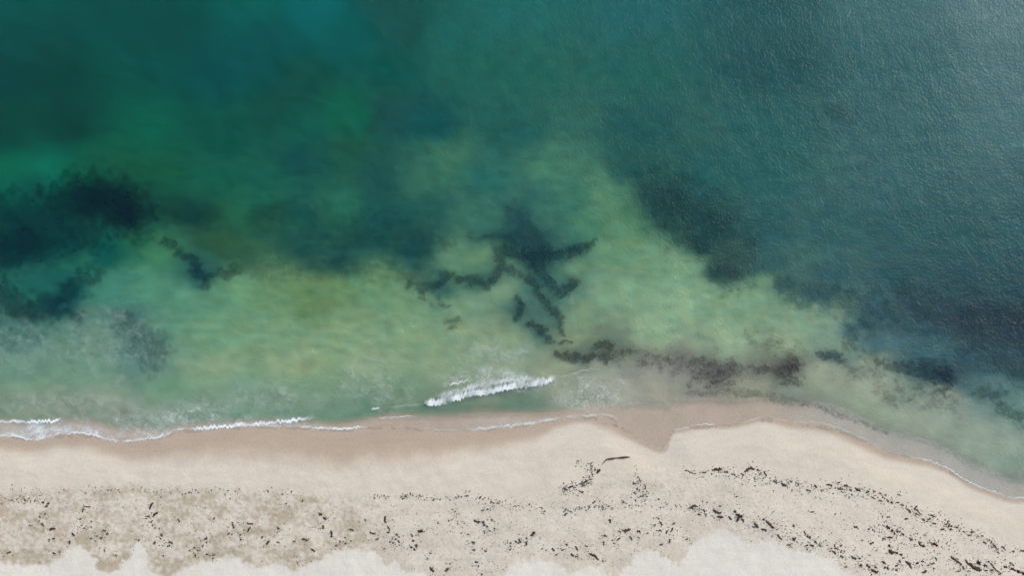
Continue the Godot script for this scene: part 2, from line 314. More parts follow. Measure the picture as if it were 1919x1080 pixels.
# ---------------------------------------------------------------- weed under water
func weed_bed(called: String, label: String, chains: Array, thick: float, top: float, col: Color, soft := 1.0, blade := 0.3, group := "", broken := 0.0) -> void:
	# chains: arrays of Vector3(u, v, radius in survey units); thick: how well it covers the sand; top: how far it rises from the bed (0) to the surface (1).
	# A matted felt of fine weed, frayed towards its edge, with fronds standing up out of it.
	var box := Rect2()
	var segs := []
	for ch in chains:
		for s in ch.size() - 1:
			var p: Vector3 = ch[s]
			var q: Vector3 = ch[s + 1]
			segs.append([p, q])
			for e in [p, q]:
				var r := Rect2(e.x - e.z * 2.2, e.y - e.z * 2.2, e.z * 4.4, e.z * 4.4)
				box = r if box.size == Vector2.ZERO else box.merge(r)
	var v := PackedVector3Array()
	var n := PackedVector3Array()
	var c := PackedColorArray()
	var f := PackedInt32Array()
	var keep := PackedByteArray()
	var small: float = clampf(segs[0][0].z / 14.0, 0.35, 1.3)
	var step := clampf(small * 4.0, 1.6, 4.0) if broken == 0.0 else 1.5
	var w := int(box.size.x / step) + 1
	var h := int(box.size.y / step) + 1
	var cover := PackedFloat32Array()
	for j in h + 1:
		for i in w + 1:
			var u := box.position.x + i * step
			var vv := box.position.y + j * step
			var wu := u + n_mid.get_noise_2d(u * 1.5, vv * 1.5) * 17.0 * small + n_fine.get_noise_2d(u * 1.2, vv * 1.2 + 70.0) * 9.0 * small
			var wv := vv + n_mid.get_noise_2d(u * 1.5 + 500.0, vv * 1.5) * 17.0 * small + n_fine.get_noise_2d(u * 1.2 + 70.0, vv * 1.2) * 9.0 * small
			var uneven := clampf(1.0 + n_mid.get_noise_2d(u * 2.6 + 40.0, vv * 2.6) * 0.9 + n_fine.get_noise_2d(u * 1.5, vv * 1.5 + 20.0) * 0.5, 0.35, 1.6)
			var best := 0.0
			for s in segs:
				var p: Vector3 = s[0]
				var q: Vector3 = s[1]
				var dx := q.x - p.x
				var dy := q.y - p.y
				var t := clampf(((wu - p.x) * dx + (wv - p.y) * dy) / (dx * dx + dy * dy + 0.01), 0.0, 1.0)
				var ex := wu - p.x - dx * t
				var ey := wv - p.y - dy * t
				best = maxf(best, 1.0 - sqrt(ex * ex + ey * ey) / (lerpf(p.z, q.z, t) * (0.85 + soft * 0.62) * uneven))
			var a := 0.0
			if best > 0.0:
				a = smoothstep(0.0, soft / (1.0 + soft) * 1.25, best)
				var mott := 0.5 + n_fine.get_noise_2d(u * 1.1, vv * 1.3) * 0.7 + n_mid.get_noise_2d(u * 1.6, vv * 1.6) * 0.5
				a *= lerpf(1.0, clampf(mott, 0.0, 1.0), 0.68)
				if broken > 0.0: a *= smoothstep(broken - 0.16, broken + 0.22, 0.5 + (n_fine.get_noise_2d(u * 3.4, vv * 3.4) * 0.75 + n_mid.get_noise_2d(u * 1.8, vv * 1.8) * 0.45))
				a = minf(a * thick, 0.97)
			var bed := ground(u, vv)
			if bed > -0.008: a = 0.0
			v.append(at(u, vv, minf(bed * (1.0 - top), bed + 1.6) - 0.004))
			n.append(Vector3.UP)
			c.append(tint(col * (1.0 + n_fine.get_noise_2d(u * 2.0, vv * 2.0) * 0.6), a))
			cover.append(a)
			keep.append(1 if a > 0.01 else 0)
	for j in h:
		for i in w:
			var k := j * (w + 1) + i
			if keep[k] or keep[k + 1] or keep[k + w + 1] or keep[k + w + 2]:
				f.append_array([k, k + 1, k + w + 2, k, k + w + 2, k + w + 1])
	var o := Node3D.new()
	o.name = numbered(called)
	add_child(o)
	tag(o, label, "seaweed", group)
	put(made(v, n, c, f), "weed_felt", felt_paint, o).set_meta("kind", "stuff")
	v = PackedVector3Array()
	n = PackedVector3Array()
	c = PackedColorArray()
	f = PackedInt32Array()
	for k in (cover.size() if thick > 0.6 else 0):
		if rng.randf() > pow(cover[k], 3.0) * step * step * S * S * (22.0 if broken > 0.0 else 3.0): continue
		var u := box.position.x + (k % (w + 1)) * step + rng.randf_range(-0.5, 0.5) * step
		var vv := box.position.y + int(k / float(w + 1)) * step + rng.randf_range(-0.5, 0.5) * step
		var bed := ground(u, vv)
		if bed > -0.01: continue
		var here := at(u, vv, minf(bed * (1.0 - top), bed + 1.6))
		var tone := col * rng.randf_range(0.6, 1.5)
		for b in 3:
			var d := rng.randf() * TAU
			var l := blade * rng.randf_range(0.35, 0.8)
			var dir := Vector3(cos(d), rng.randf_range(0.02, 0.12), sin(d))
			var side := Vector3(-sin(d), 0, cos(d)) * l * rng.randf_range(0.1, 0.2)
			var i := v.size()
			v.append_array([here - dir * l * 0.2, here + dir * l * 0.45 + side, here + dir * l, here + dir * l * 0.45 - side])
			var cc := tint(tone)
			for q in 4:
				n.append(Vector3.UP)
				c.append(cc)
			f.append_array([i, i + 1, i + 2, i, i + 2, i + 3])
	if v.size(): put(made(v, n, c, f), "fronds", weed_paint, o).set_meta("kind", "stuff")

var felt_paint: StandardMaterial3D
var weed_paint: StandardMaterial3D
var foam_paint: StandardMaterial3D

# ---------------------------------------------------------------- foam
func foam_strip(line: PackedVector2Array, seaw: float, landw: float, lace: float, strength: float, rise: float, taper := 0.12) -> ArrayMesh:
	# a strip of foam along line (survey units); seaw / landw: widths on both sides; lace: how open it is; rise: its height in metres
	var left := line[0]
	var xs := PackedFloat32Array()
	var lo := line[0].x
	var hi := line[line.size() - 1].x
	var nu := int((hi - lo) * S / 0.055) + 2
	var nt := int((seaw + landw) * S / 0.055) + 4
	var v := PackedVector3Array()
	var n := PackedVector3Array()
	var c := PackedColorArray()
	var f := PackedInt32Array()
	var keep := PackedByteArray()
	var wob := rng.randf() * 1000.0
	for i in nu:
		var s := float(i) / (nu - 1)
		var u := lerpf(lo, hi, s)
		var mid := lut(line, u)
		var ends := smoothstep(0.0, taper, s) * (1.0 - smoothstep(1.0 - taper, 1.0, s))
		var wide := 0.55 + 0.45 * ends + 0.35 * n_mid.get_noise_2d(u * 2.2 + wob, 31.0)
		var jag := n_fine.get_noise_2d(u * 2.6 + wob, 7.0) * (2.4 + minf(landw, 4.0) * 0.6) + n_mid.get_noise_2d(u * 3.0, wob) * 2.0
		for j in nt:
			var t := float(j) / (nt - 1)
			var across := lerpf(-seaw, landw, t)
			var vv := mid + across * wide + jag
			var prof := smoothstep(-1.0, -0.05, across / seaw) if across < 0.0 else 1.0 - smoothstep(0.25, 1.0, across / maxf(landw, 0.01))
			var net := 1.0 - absf(n_fine.get_noise_2d(u * 3.1 + wob, vv * 3.1)) * 2.6
			var cells := n_cell.get_noise_2d(u * 2.0, vv * 2.0 + wob)
			var holes := lerpf(1.0, clampf(0.15 + net * 0.75 + cells * 0.5, 0.0, 1.0), lace * (1.0 - 0.6 * prof * prof))
			var a := clampf((prof * 1.5 * holes - 0.25) * 1.25, 0.0, 1.0) * ends * strength
			a *= clampf(0.75 + n_mid.get_noise_2d(u * 1.4 + wob, vv) * 0.9, 0.0, 1.0)
			var y := maxf(water_level(u, vv), ground(u, vv)) + 0.012 + rise * a * (0.5 + 0.5 * n_fine.get_noise_2d(u * 5.0, vv * 5.0))
			v.append(at(u, vv, y))
			n.append(Vector3(n_fine.get_noise_2d(u * 5.0 + 50.0, vv * 5.0) * 0.5 * minf(rise * 8.0, 1.0), 1.0, n_fine.get_noise_2d(u * 5.0, vv * 5.0 + 50.0) * 0.5 * minf(rise * 8.0, 1.0)).normalized())
			c.append(tint(Color(0.74, 0.76, 0.78), a))
			keep.append(1 if a > 0.015 else 0)
	for i in nu - 1:
		for j in nt - 1:
			var k := i * nt + j
			if keep[k] or keep[k + 1] or keep[k + nt] or keep[k + nt + 1]:
				f.append_array([k, k + nt, k + nt + 1, k, k + nt + 1, k + 1])
	return made(v, n, c, f)

func foam_patch(u0: float, v0: float, u1: float, v1: float, strength: float, lace: float, stretch: Vector2, col := Color(0.62, 0.68, 0.64), body := 0.0) -> ArrayMesh:
	# thin foam and stirred-up silt that drifts on the water inside an oval; lace 1: only a net of lines
	var step := 0.085 / S
	var w := int((u1 - u0) / step)
	var h := int((v1 - v0) / step)
	var v := PackedVector3Array()
	var n := PackedVector3Array()
	var c := PackedColorArray()
	var f := PackedInt32Array()
	var keep := PackedByteArray()
	for j in h + 1:
		for i in w + 1:
			var u := u0 + i * step
			var vv := v0 + j * step
			var ex := (u - (u0 + u1) * 0.5) / ((u1 - u0) * 0.5)
			var ey := (vv - (v0 + v1) * 0.5) / ((v1 - v0) * 0.5)
			var oval := 1.0 - smoothstep(0.35, 1.0, sqrt(ex * ex + ey * ey) + n_mid.get_noise_2d(u * 1.2, vv * 1.2 + 80.0) * 0.35)
			var a := 0.0
			if oval > 0.0 and seaward(u, vv) > 2.0:
				var su := u + n_mid.get_noise_2d(u * 1.4, vv * 1.4) * 16.0
				var sv := vv + n_mid.get_noise_2d(u * 1.4 + 333.0, vv * 1.4) * 16.0
				var net := pow(clampf(1.0 - absf(n_fine.get_noise_2d(su * stretch.x, sv * stretch.y)) * 2.2, 0.0, 1.0), 2.0)
				var net2 := pow(clampf(1.0 - absf(n_fine.get_noise_2d(su * stretch.x * 2.3 + 91.0, sv * stretch.y * 2.3)) * 2.4, 0.0, 1.0), 2.0)
				var cloud := clampf(0.5 + n_mid.get_noise_2d(su * 1.1, sv * 1.6) * 1.1, 0.0, 1.0)
				a = strength * oval * (lerpf(cloud, (net * 0.7 + net2 * 0.6) * (0.25 + cloud), lace) + body)
				a = clampf(a, 0.0, 1.0)
			v.append(at(u, vv, maxf(water_level(u, vv), ground(u, vv)) + 0.008))
			n.append(Vector3.UP)
			c.append(tint(col, a))
			keep.append(1 if a > 0.008 else 0)
	for j in h:
		for i in w:
			var k := j * (w + 1) + i
			if keep[k] or keep[k + 1] or keep[k + w + 1] or keep[k + w + 2]:
				f.append_array([k, k + 1, k + w + 2, k, k + w + 2, k + w + 1])
	return made(v, n, c, f)

# ---------------------------------------------------------------- what the sea left on the sand
func blade_into(v: PackedVector3Array, n: PackedVector3Array, c: PackedColorArray, f: PackedInt32Array, a: Vector3, b: Vector3, top: Vector3, w: float, col: Color) -> void:
	var d := (b - a)
	var side := Vector3(-d.z, 0, d.x).normalized() * w
	var i := v.size()
	var m := (a + b) * 0.5 + top
	v.append_array([a - side * 0.6, a + side * 0.6, m - side, m + side, b])
	var up := Vector3(0, 1, 0)
	n.append_array([up, up, (up + side.normalized() * 0.4).normalized(), (up - side.normalized() * 0.4).normalized(), up])
	for q in 5: c.append(tint(col))
	f.append_array([i, i + 2, i + 1, i + 1, i + 2, i + 3, i + 2, i + 4, i + 3])

func clump_mesh(kind: int) -> ArrayMesh:                      # a heap of dried weed, one unit long and one wide: a knotted core and stray fronds
	var v := PackedVector3Array()
	var n := PackedVector3Array()
	var c := PackedColorArray()
	var f := PackedInt32Array()
	var knots := 1 + kind % 3
	for q in knots:
		var mid := Vector3(0, 0, 0)
		if knots > 1: mid = Vector3(lerpf(-0.27, 0.27, float(q) / (knots - 1)) + rng.randf_range(-0.06, 0.06), 0, rng.randf_range(-0.14, 0.14))
		var rx := (0.36 if knots == 1 else 0.24) * rng.randf_range(0.8, 1.1)
		var rz := (0.34 if knots == 1 else 0.27) * rng.randf_range(0.8, 1.1)
		var top := rng.randf_range(0.26, 0.44)
		var i0 := v.size()
		v.append(mid + Vector3(rng.randf_range(-0.05, 0.05), top, rng.randf_range(-0.05, 0.05)))
		n.append(Vector3.UP)
		c.append(tint(Color(0.046, 0.035, 0.027)))
		var around := 9
		for ring in 2:
			for k in around:
				var a := TAU * k / around + ring * 0.3
				var r := (0.55 if ring == 0 else 1.0) * rng.randf_range(0.62, 1.22)
				v.append(mid + Vector3(cos(a) * r * rx, top * (rng.randf_range(0.5, 0.95) if ring == 0 else -0.12), sin(a) * r * rz))
				n.append(Vector3(cos(a), 0.9 if ring == 0 else 0.25, sin(a)).normalized())
				c.append(tint(Color(0.044, 0.034, 0.026) * rng.randf_range(0.45, 1.7)))
		for k in around:
			var k1 := (k + 1) % around
			f.append_array([i0, i0 + 1 + k, i0 + 1 + k1])
			f.append_array([i0 + 1 + k, i0 + 1 + around + k, i0 + 1 + around + k1, i0 + 1 + k, i0 + 1 + around + k1, i0 + 1 + k1])
	for q in 11:
		var a := rng.randf() * TAU
		var p := Vector3(rng.randf_range(-0.3, 0.3), rng.randf_range(0.05, 0.25), rng.randf_range(-0.18, 0.18))
		var l := rng.randf_range(0.22, 0.42)
		var e := p + Vector3(cos(a) * l, 0, sin(a) * l)
		e.y = rng.randf_range(-0.02, 0.12)
		blade_into(v, n, c, f, p, e, Vector3(0, rng.randf_range(0.02, 0.14), 0), rng.randf_range(0.025, 0.06), Color(0.05, 0.037, 0.027) * rng.randf_range(0.5, 1.9))
	return made(v, n, c, f)

func strand_mesh(kind: int) -> ArrayMesh:                     # a long twisted strand, one unit long, with torn side fronds
	var v := PackedVector3Array()
	var n := PackedVector3Array()
	var c := PackedColorArray()
	var f := PackedInt32Array()
	var segs := 9
	var bend := rng.randf_range(-0.5, 0.5)
	for i in segs + 1:
		var t := float(i) / segs
		var mid := Vector3(t - 0.5, 0, sin(t * PI) * bend * 0.5 + rng.randf_range(-0.12, 0.12))
		var w := (0.16 + 0.26 * sin(t * PI)) * rng.randf_range(0.55, 1.25)
		var h := (0.12 + 0.22 * sin(t * PI)) * rng.randf_range(0.7, 1.3)
		for k in 4:
			v.append(mid + [Vector3(0, -0.05, -w), Vector3(0, h * 0.8, -w * 0.55), Vector3(0, h, w * 0.5), Vector3(0, -0.05, w)][k])
			n.append([Vector3(0, 0.3, -1), Vector3(0, 1, -0.5), Vector3(0, 1, 0.5), Vector3(0, 0.3, 1)][k].normalized())
			c.append(tint(Color(0.044, 0.033, 0.025) * rng.randf_range(0.5, 1.7)))
	for i in segs:
		for k in 3:
			var a := i * 4 + k
			f.append_array([a, a + 4, a + 5, a, a + 5, a + 1])
	for q in 7:
		var t := rng.randf_range(-0.45, 0.45)
		var p := Vector3(t, 0.12, 0)
		var e := p + Vector3(rng.randf_range(-0.2, 0.2), -0.1, rng.randf_range(0.4, 0.9) * (1 if q % 2 else -1))
		blade_into(v, n, c, f, p, e, Vector3(0, 0.06, 0), rng.randf_range(0.04, 0.1), Color(0.046, 0.034, 0.026) * rng.randf_range(0.5, 1.8))
	return made(v, n, c, f)

# traced on the survey: u, v, length, width, turn (degrees)
var wrack_a := [[82, 942, 8, 5, 30], [90, 947, 10, 6, -60], [76, 929, 5, 3, 70], [55, 935, 6, 3, -35], [48, 938, 4, 3, 0], [67, 938, 4, 2, 20], [75, 977, 5, 3, 80], [76, 969, 4, 2, -60], [86, 964, 5, 3, -20], [57, 986, 6, 4, 20], [81, 984, 7, 5, 40], [99, 992, 10, 7, -20], [101, 1010, 6, 5, 0], [94, 1013, 3, 2, 0], [138, 1002, 8, 3, 55], [131, 1017, 7, 3, -75], [18, 1036, 8, 5, -25], [102, 1037, 6, 4, 20], [113, 1035, 5, 3, 0], [157, 957, 9, 4, -70], [152, 973, 5, 2, 80], [154, 985, 6, 3, 10], [160, 990, 4, 3, 0], [172, 978, 6, 3, 60], [172, 988, 5, 3, -60], [164, 950, 14, 2, 5], [197, 995, 6, 4, 15], [202, 1001, 6, 5, 0], [191, 1009, 6, 4, -45], [183, 1005, 6, 2, 0], [172, 1009, 5, 2, -10], [284, 948, 11, 4, -70], [282, 953, 5, 4, -60], [291, 965, 12, 4, -50], [277, 968, 8, 2, -10], [275, 972, 5, 2, -30], [285, 978, 6, 3, -60], [287, 985, 5, 2, 20], [291, 990, 6, 2, 60], [304, 1003, 6, 5, 70], [302, 1010, 5, 2, 80], [290, 1018, 7, 3, -45], [317, 1024, 6, 4, -20], [319, 1017, 5, 4, 0], [261, 1013, 4, 3, 0], [218, 1042, 5, 3, 60], [307, 1042, 4, 3, 30], [197, 1032, 4, 3, 0]]
var wrack_b := [[336, 976, 7, 4, 60], [323, 1018, 7, 4, 20], [365, 1027, 6, 4, -50], [356, 1032, 5, 3, 0], [372, 1032, 4, 3, 20], [367, 1042, 5, 4, 70], [389, 1040, 5, 4, 0], [401, 1041, 6, 3, -10], [400, 1047, 4, 3, 0], [387, 1010, 7, 6, 0], [388, 1017, 6, 2, 80], [381, 1024, 5, 2, -50], [436, 980, 5, 4, 0], [438, 987, 9, 5, 70], [429, 1001, 6, 4, -50], [435, 1002, 5, 2, 50], [451, 1003, 6, 4, 10], [452, 1012, 6, 4, 40], [469, 982, 9, 3, 0], [467, 993, 10, 3, -65], [492, 1007, 6, 4, -30], [502, 1018, 9, 3, -50], [522, 991, 6, 5, 80], [520, 998, 5, 2, 90], [552, 1015, 5, 3, 0], [572, 1012, 11, 5, 10], [587, 1032, 8, 3, 35], [601, 964, 11, 7, 20], [609, 972, 10, 5, 45], [606, 988, 8, 5, -70], [621, 1001, 12, 4, 85], [631, 1023, 4, 3, 0], [638, 1015, 4, 3, 0], [402, 972, 6, 3, -45], [432, 935, 6, 2, 0], [503, 921, 4, 3, 0], [530, 926, 4, 3, 0], [547, 922, 4, 3, 0], [568, 939, 4, 3, 0], [537, 944, 6, 2, 40], [522, 1017, 6, 3, 20], [558, 1055, 5, 3, -40]]
var wrack_c := [[722, 974, 11, 4, 85], [729, 990, 9, 2, 60], [728, 999, 6, 4, -10], [699, 1000, 10, 3, 15], [707, 1011, 6, 4, -30], [659, 994, 7, 5, 20], [647, 1008, 5, 4, 0], [648, 1019, 5, 4, 0], [744, 1002, 6, 5, 60], [742, 1011, 6, 4, -20], [737, 1018, 5, 4, 0], [748, 1015, 6, 4, 70], [748, 1007, 4, 3, 0], [731, 1017, 4, 3, 0], [749, 1022, 4, 3, 0], [789, 996, 10, 8, 20], [772, 1004, 6, 4, 45], [775, 1014, 7, 4, 70], [781, 1023, 7, 5, -60], [771, 1026, 7, 5, -20], [777, 1030, 4, 3, 0], [721, 1029, 4, 3, 0], [810, 1068, 11, 4, 50], [838, 1068, 10, 6, -30], [802, 1047, 5, 3, 80], [807, 1037, 5, 3, 70], [844, 1057, 4, 3, 0], [893, 1054, 9, 5, 10], [897, 1062, 4, 3, 0], [887, 1017, 10, 6, 10], [888, 1031, 9, 4, 0], [895, 978, 12, 4, 10], [906, 982, 9, 5, 75], [913, 987, 5, 4, 30], [922, 975, 5, 3, 40], [908, 998, 6, 3, 80], [918, 996, 4, 4, 0], [927, 991, 5, 3, 60], [910, 1033, 4, 3, 50], [957, 1024, 5, 3, 80], [956, 1031, 5, 3, 0], [957, 1018, 4, 3, 0], [903, 1077, 6, 3, -60], [900, 933, 7, 4, -40], [821, 981, 4, 3, 0], [877, 1002, 4, 3, 0], [685, 975, 5, 4, 30], [923, 942, 8, 2, 25], [905, 957, 6, 3, -20], [914, 955, 5, 3, 20]]
var wrack_d := [[999, 1001, 10, 8, -50], [969, 1017, 9, 4, 30], [974, 1014, 8, 3, 60], [987, 1009, 4, 3, 0], [987, 1019, 7, 3, 85], [1016, 1029, 5, 3, -10], [1037, 1031, 7, 5, 50], [1054, 1031, 5, 4, -20], [1062, 1021, 7, 5, 60], [1043, 1040, 7, 2, 20], [1081, 1028, 9, 4, 65], [1073, 1041, 8, 5, 60], [1081, 1044, 6, 4, 0], [1099, 1024, 6, 3, 20], [1111, 1041, 14, 4, 25], [1119, 1047, 8, 3, 50], [1130, 1052, 4, 3, 0], [1143, 977, 7, 6, 60], [1134, 1005, 6, 5, 0], [1131, 1019, 7, 4, 85], [1159, 1011, 8, 4, -40], [1148, 1013, 5, 3, 0], [1151, 1019, 4, 3, 40], [1174, 994, 15, 4, -12], [1170, 997, 6, 4, 60], [1162, 997, 5, 4, 30], [1197, 997, 7, 6, 0], [1182, 1009, 7, 3, 50], [1197, 1008, 4, 3, 0], [1213, 1000, 6, 3, -30], [1234, 972, 5, 4, 40], [1238, 981, 8, 3, 50], [1227, 984, 5, 3, -70], [1262, 982, 5, 3, 0], [1259, 993, 8, 3, -70], [1249, 998, 9, 4, -60], [1237, 995, 6, 4, 10], [1255, 1015, 8, 3, -80], [1239, 1021, 5, 4, 30], [1121, 884, 10, 4, -45], [1115, 881, 4, 3, 30], [1108, 879, 3, 3, 0], [1109, 874, 4, 3, 0], [1107, 869, 5, 3, 20], [1067, 914, 10, 5, -20], [1061, 918, 7, 4, 10], [1057, 915, 4, 3, 0], [1071, 912, 6, 4, 0], [1097, 903, 10, 4, -35], [1093, 911, 6, 3, -30], [1100, 907, 6, 3, -50], [1089, 922, 8, 3, 15], [1107, 899, 5, 3, 0], [1202, 931, 5, 4, 0], [1194, 917, 6, 4, 20], [1190, 925, 6, 3, 60], [1191, 938, 5, 2, -30], [1209, 913, 8, 2, 80], [1189, 907, 6, 4, 0], [1200, 902, 6, 3, 0], [1168, 942, 7, 4, 10], [1113, 942, 7, 4, -40], [1061, 954, 4, 3, 0], [1060, 965, 7, 3, -50], [1234, 936, 4, 3, 60]]
var wrack_e := [[1285, 882, 4, 4, 0], [1295, 886, 14, 2, 25], [1319, 886, 7, 3, -10], [1341, 881, 13, 5, -8], [1350, 879, 7, 5, 30], [1360, 886, 9, 4, 10], [1374, 890, 8, 4, 20], [1380, 894, 6, 3, 0], [1391, 890, 8, 4, 30], [1402, 881, 16, 5, -35], [1409, 879, 10, 5, 10], [1420, 881, 6, 5, 40], [1434, 889, 10, 3, 60], [1430, 897, 6, 2, 0], [1452, 904, 9, 4, 35], [1469, 909, 10, 4, 30], [1464, 903, 5, 3, 0], [1482, 903, 4, 3, 0], [1495, 907, 5, 3, 0], [1514, 920, 9, 3, 15], [1528, 912, 7, 3, 60], [1539, 919, 5, 2, 0], [1553, 910, 11, 4, 10], [1570, 905, 8, 4, -15], [1585, 911, 8, 6, 0], [1594, 919, 9, 4, 20], [1575, 917, 10, 3, 0], [1565, 915, 5, 3, 60], [1298, 951, 12, 5, -30], [1310, 965, 5, 5, 0], [1319, 958, 7, 4, 60], [1322, 965, 6, 3, 60], [1325, 942, 4, 3, 0], [1343, 960, 14, 5, 20], [1349, 969, 12, 6, 10], [1349, 949, 7, 2, -70], [1368, 971, 9, 5, 55], [1377, 959, 9, 7, 40], [1385, 966, 13, 9, 30], [1382, 974, 10, 4, -60], [1391, 975, 8, 3, 50], [1380, 931, 4, 3, 0], [1417, 985, 11, 4, 60], [1412, 988, 6, 3, 40], [1431, 994, 10, 4, 15], [1431, 974, 7, 5, 30], [1441, 982, 16, 4, 48], [1448, 989, 7, 4, 20], [1461, 1008, 12, 3, 48], [1487, 986, 6, 5, 0], [1487, 1011, 9, 5, 75], [1478, 1022, 6, 4, 0], [1508, 1000, 9, 4, 80], [1515, 1008, 10, 5, 30], [1511, 1023, 7, 4, -20], [1528, 1016, 5, 3, 60], [1536, 1022, 5, 3, 60], [1521, 1023, 8, 3, 20], [1563, 1023, 5, 4, 80], [1567, 1029, 8, 4, 10], [1563, 1036, 9, 5, 40], [1555, 1034, 5, 3, -60], [1575, 1023, 7, 5, -40], [1576, 1034, 5, 4, -60], [1577, 1044, 6, 5, 30], [1598, 1046, 6, 5, 80], [1585, 1063, 4, 4, 0], [1565, 964, 4, 4, 0], [1521, 960, 9, 2, 0], [1287, 1011, 5, 4, 0]]
var wrack_f := [[1607, 918, 12, 4, 30], [1625, 923, 7, 5, -20], [1638, 922, 5, 4, 0], [1649, 925, 7, 4, 40], [1655, 934, 7, 4, 30], [1670, 942, 8, 6, 60], [1681, 942, 7, 4, 0], [1691, 947, 5, 4, 0], [1685, 928, 6, 3, 35], [1649, 939, 8, 4, 10], [1636, 934, 7, 4, 20], [1663, 940, 6, 4, 40], [1702, 956, 7, 5, 30], [1705, 960, 7, 4, 20], [1715, 952, 9, 5, -60], [1721, 960, 12, 3, 50], [1717, 964, 6, 4, 10], [1745, 967, 12, 3, 15], [1741, 973, 8, 4, -20], [1749, 981, 9, 4, 10], [1729, 975, 7, 3, 40], [1772, 983, 7, 4, -20], [1780, 987, 9, 5, 0], [1792, 989, 8, 5, 10], [1781, 993, 9, 4, 15], [1765, 993, 8, 3, -10], [1805, 997, 7, 4, 20], [1820, 998, 5, 5, 0], [1816, 1004, 8, 4, -10], [1840, 1005, 6, 4, 0], [1845, 1017, 7, 4, 40], [1857, 1016, 8, 4, 60], [1864, 1026, 14, 3, 58], [1870, 1037, 6, 4, 30], [1879, 1027, 8, 3, 40], [1898, 1034, 8, 5, 20], [1915, 1033, 9, 5, 30], [1698, 973, 6, 5, -20], [1666, 1023, 7, 6, 0], [1669, 1035, 13, 9, 60], [1677, 1037, 12, 6, 10], [1688, 1040, 9, 5, 30], [1692, 1046, 5, 4, 0], [1656, 1055, 12, 6, 45], [1685, 1053, 6, 5, 50], [1679, 1061, 8, 5, -20], [1701, 1056, 12, 4, 45], [1706, 1063, 8, 3, 60], [1660, 1065, 8, 5, 20], [1679, 1069, 8, 5, 30], [1602, 1047, 6, 5, 70], [1611, 1047, 6, 4, 0], [1613, 1060, 9, 6, 20], [1626, 1062, 9, 7, 40], [1638, 1071, 12, 5, 20], [1641, 1064, 8, 4, 30], [1718, 1056, 8, 6, -20], [1728, 1053, 5, 4, 0], [1739, 1060, 5, 4, 0], [1747, 1057, 8, 5, -20], [1753, 1048, 7, 3, 60], [1732, 1072, 9, 6, -30], [1749, 1067, 5, 4, 80], [1786, 1047, 12, 4, 38], [1795, 1055, 14, 4, 35], [1805, 1065, 7, 3, 55], [1810, 1053, 9, 4, 60], [1818, 1060, 18, 6, 35], [1829, 1066, 18, 6, 25], [1846, 1061, 6, 5, 0], [1858, 1069, 9, 5, 10], [1852, 1053, 6, 4, 0], [1858, 1060, 10, 3, 55], [1866, 1069, 12, 3, 40], [1883, 1064, 8, 7, 0], [1795, 1071, 6, 4, 0], [1815, 1071, 6, 4, 0], [1873, 1076, 7, 5, 0], [1847, 1070, 8, 4, 0]]
var wrack_red := [[1664, 970, 7, 4, 0], [1664, 989, 9, 6, 60], [1673, 998, 11, 7, 50], [1680, 997, 6, 4, 60], [1692, 1002, 8, 4, 30], [1668, 1008, 8, 5, 0], [1656, 1011, 8, 4, 5], [1636, 995, 8, 5, 30], [1628, 992, 5, 4, 60], [1603, 989, 8, 6, 0], [1633, 1019, 8, 5, -30], [1615, 1013, 6, 3, 0], [1706, 1011, 7, 3, 30], [1723, 1018, 7, 4, 20], [1727, 1023, 12, 5, 20], [1750, 1021, 12, 5, 10], [1833, 1055, 14, 10, 45], [1895, 1058, 10, 5, 35], [1898, 1068, 10, 6, 20], [1912, 1074, 16, 8, 20]]

func _ready() -> void:
	rng.seed = 41
	# ------------------------------------------------------------ camera, sky, sun, exposure
	var cam := Camera3D.new()
	cam.name = "camera"
	add_child(cam)
	cam.position = Vector3(0, HEIGHT, 0)
	cam.rotation = Vector3(-PI / 2, 0, 0)
	cam.fov = rad_to_deg(2.0 * atan(540.0 * S / HEIGHT))
	cam.near = 0.5
	cam.far = 6000.0
	cam.current = true

	var sky_mat := ProceduralSkyMaterial.new()
	sky_mat.sky_top_color = Color(0.32, 0.45, 0.57)
	sky_mat.sky_horizon_color = Color(0.72, 0.78, 0.82)
	sky_mat.sky_curve = 0.16
	sky_mat.ground_bottom_color = Color(0.3, 0.35, 0.35)
	sky_mat.ground_horizon_color = Color(0.6, 0.66, 0.7)
	sky_mat.sun_angle_max = 62.0
	sky_mat.sun_curve = 0.42
	var env := Environment.new()
	env.background_mode = Environment.BG_SKY
	env.sky = Sky.new()
	env.sky.sky_material = sky_mat
	env.tonemap_mode = Environment.TONE_MAPPER_LINEAR
	env.tonemap_exposure = 2.5
	env.sdfgi_enabled = true
	env.ssao_enabled = true
	env.ssil_enabled = true
	var we := WorldEnvironment.new()
	we.name = "daylight_sky"
	we.environment = env
	add_child(we)

	var sun := DirectionalLight3D.new()
	sun.name = "sun"
	sun.light_color = Color(1.0, 0.95, 0.875)
	sun.light_energy = 0.6
	sun.light_angular_distance = 30.0
	sun.shadow_enabled = true
	add_child(sun)
	var zen := deg_to_rad(61.0)
	var from := Vector3(sin(zen) * 0.88, cos(zen), -sin(zen) * 0.475)
	sun.look_at_from_position(from * 100.0, Vector3.ZERO, Vector3.UP)

	for set_ in [[n_big, 3, 0.006, 3], [n_mid, 7, 0.022, 3], [n_fine, 11, 0.075, 3], [n_streak, 17, 0.03, 4]]:
		set_[0].noise_type = FastNoiseLite.TYPE_SIMPLEX_SMOOTH
		set_[0].seed = set_[1]
		set_[0].frequency = set_[2]
		set_[0].fractal_octaves = set_[3]
	n_cell.noise_type = FastNoiseLite.TYPE_CELLULAR
	n_cell.cellular_return_type = FastNoiseLite.RETURN_DISTANCE2_SUB
	n_cell.frequency = 0.05
	n_cell.seed = 5
	make_waves()
	fill_tones()
	build_sand()
	build_water()
	build_weed()
	build_foam()
	build_wrack()
	build_driftwood()

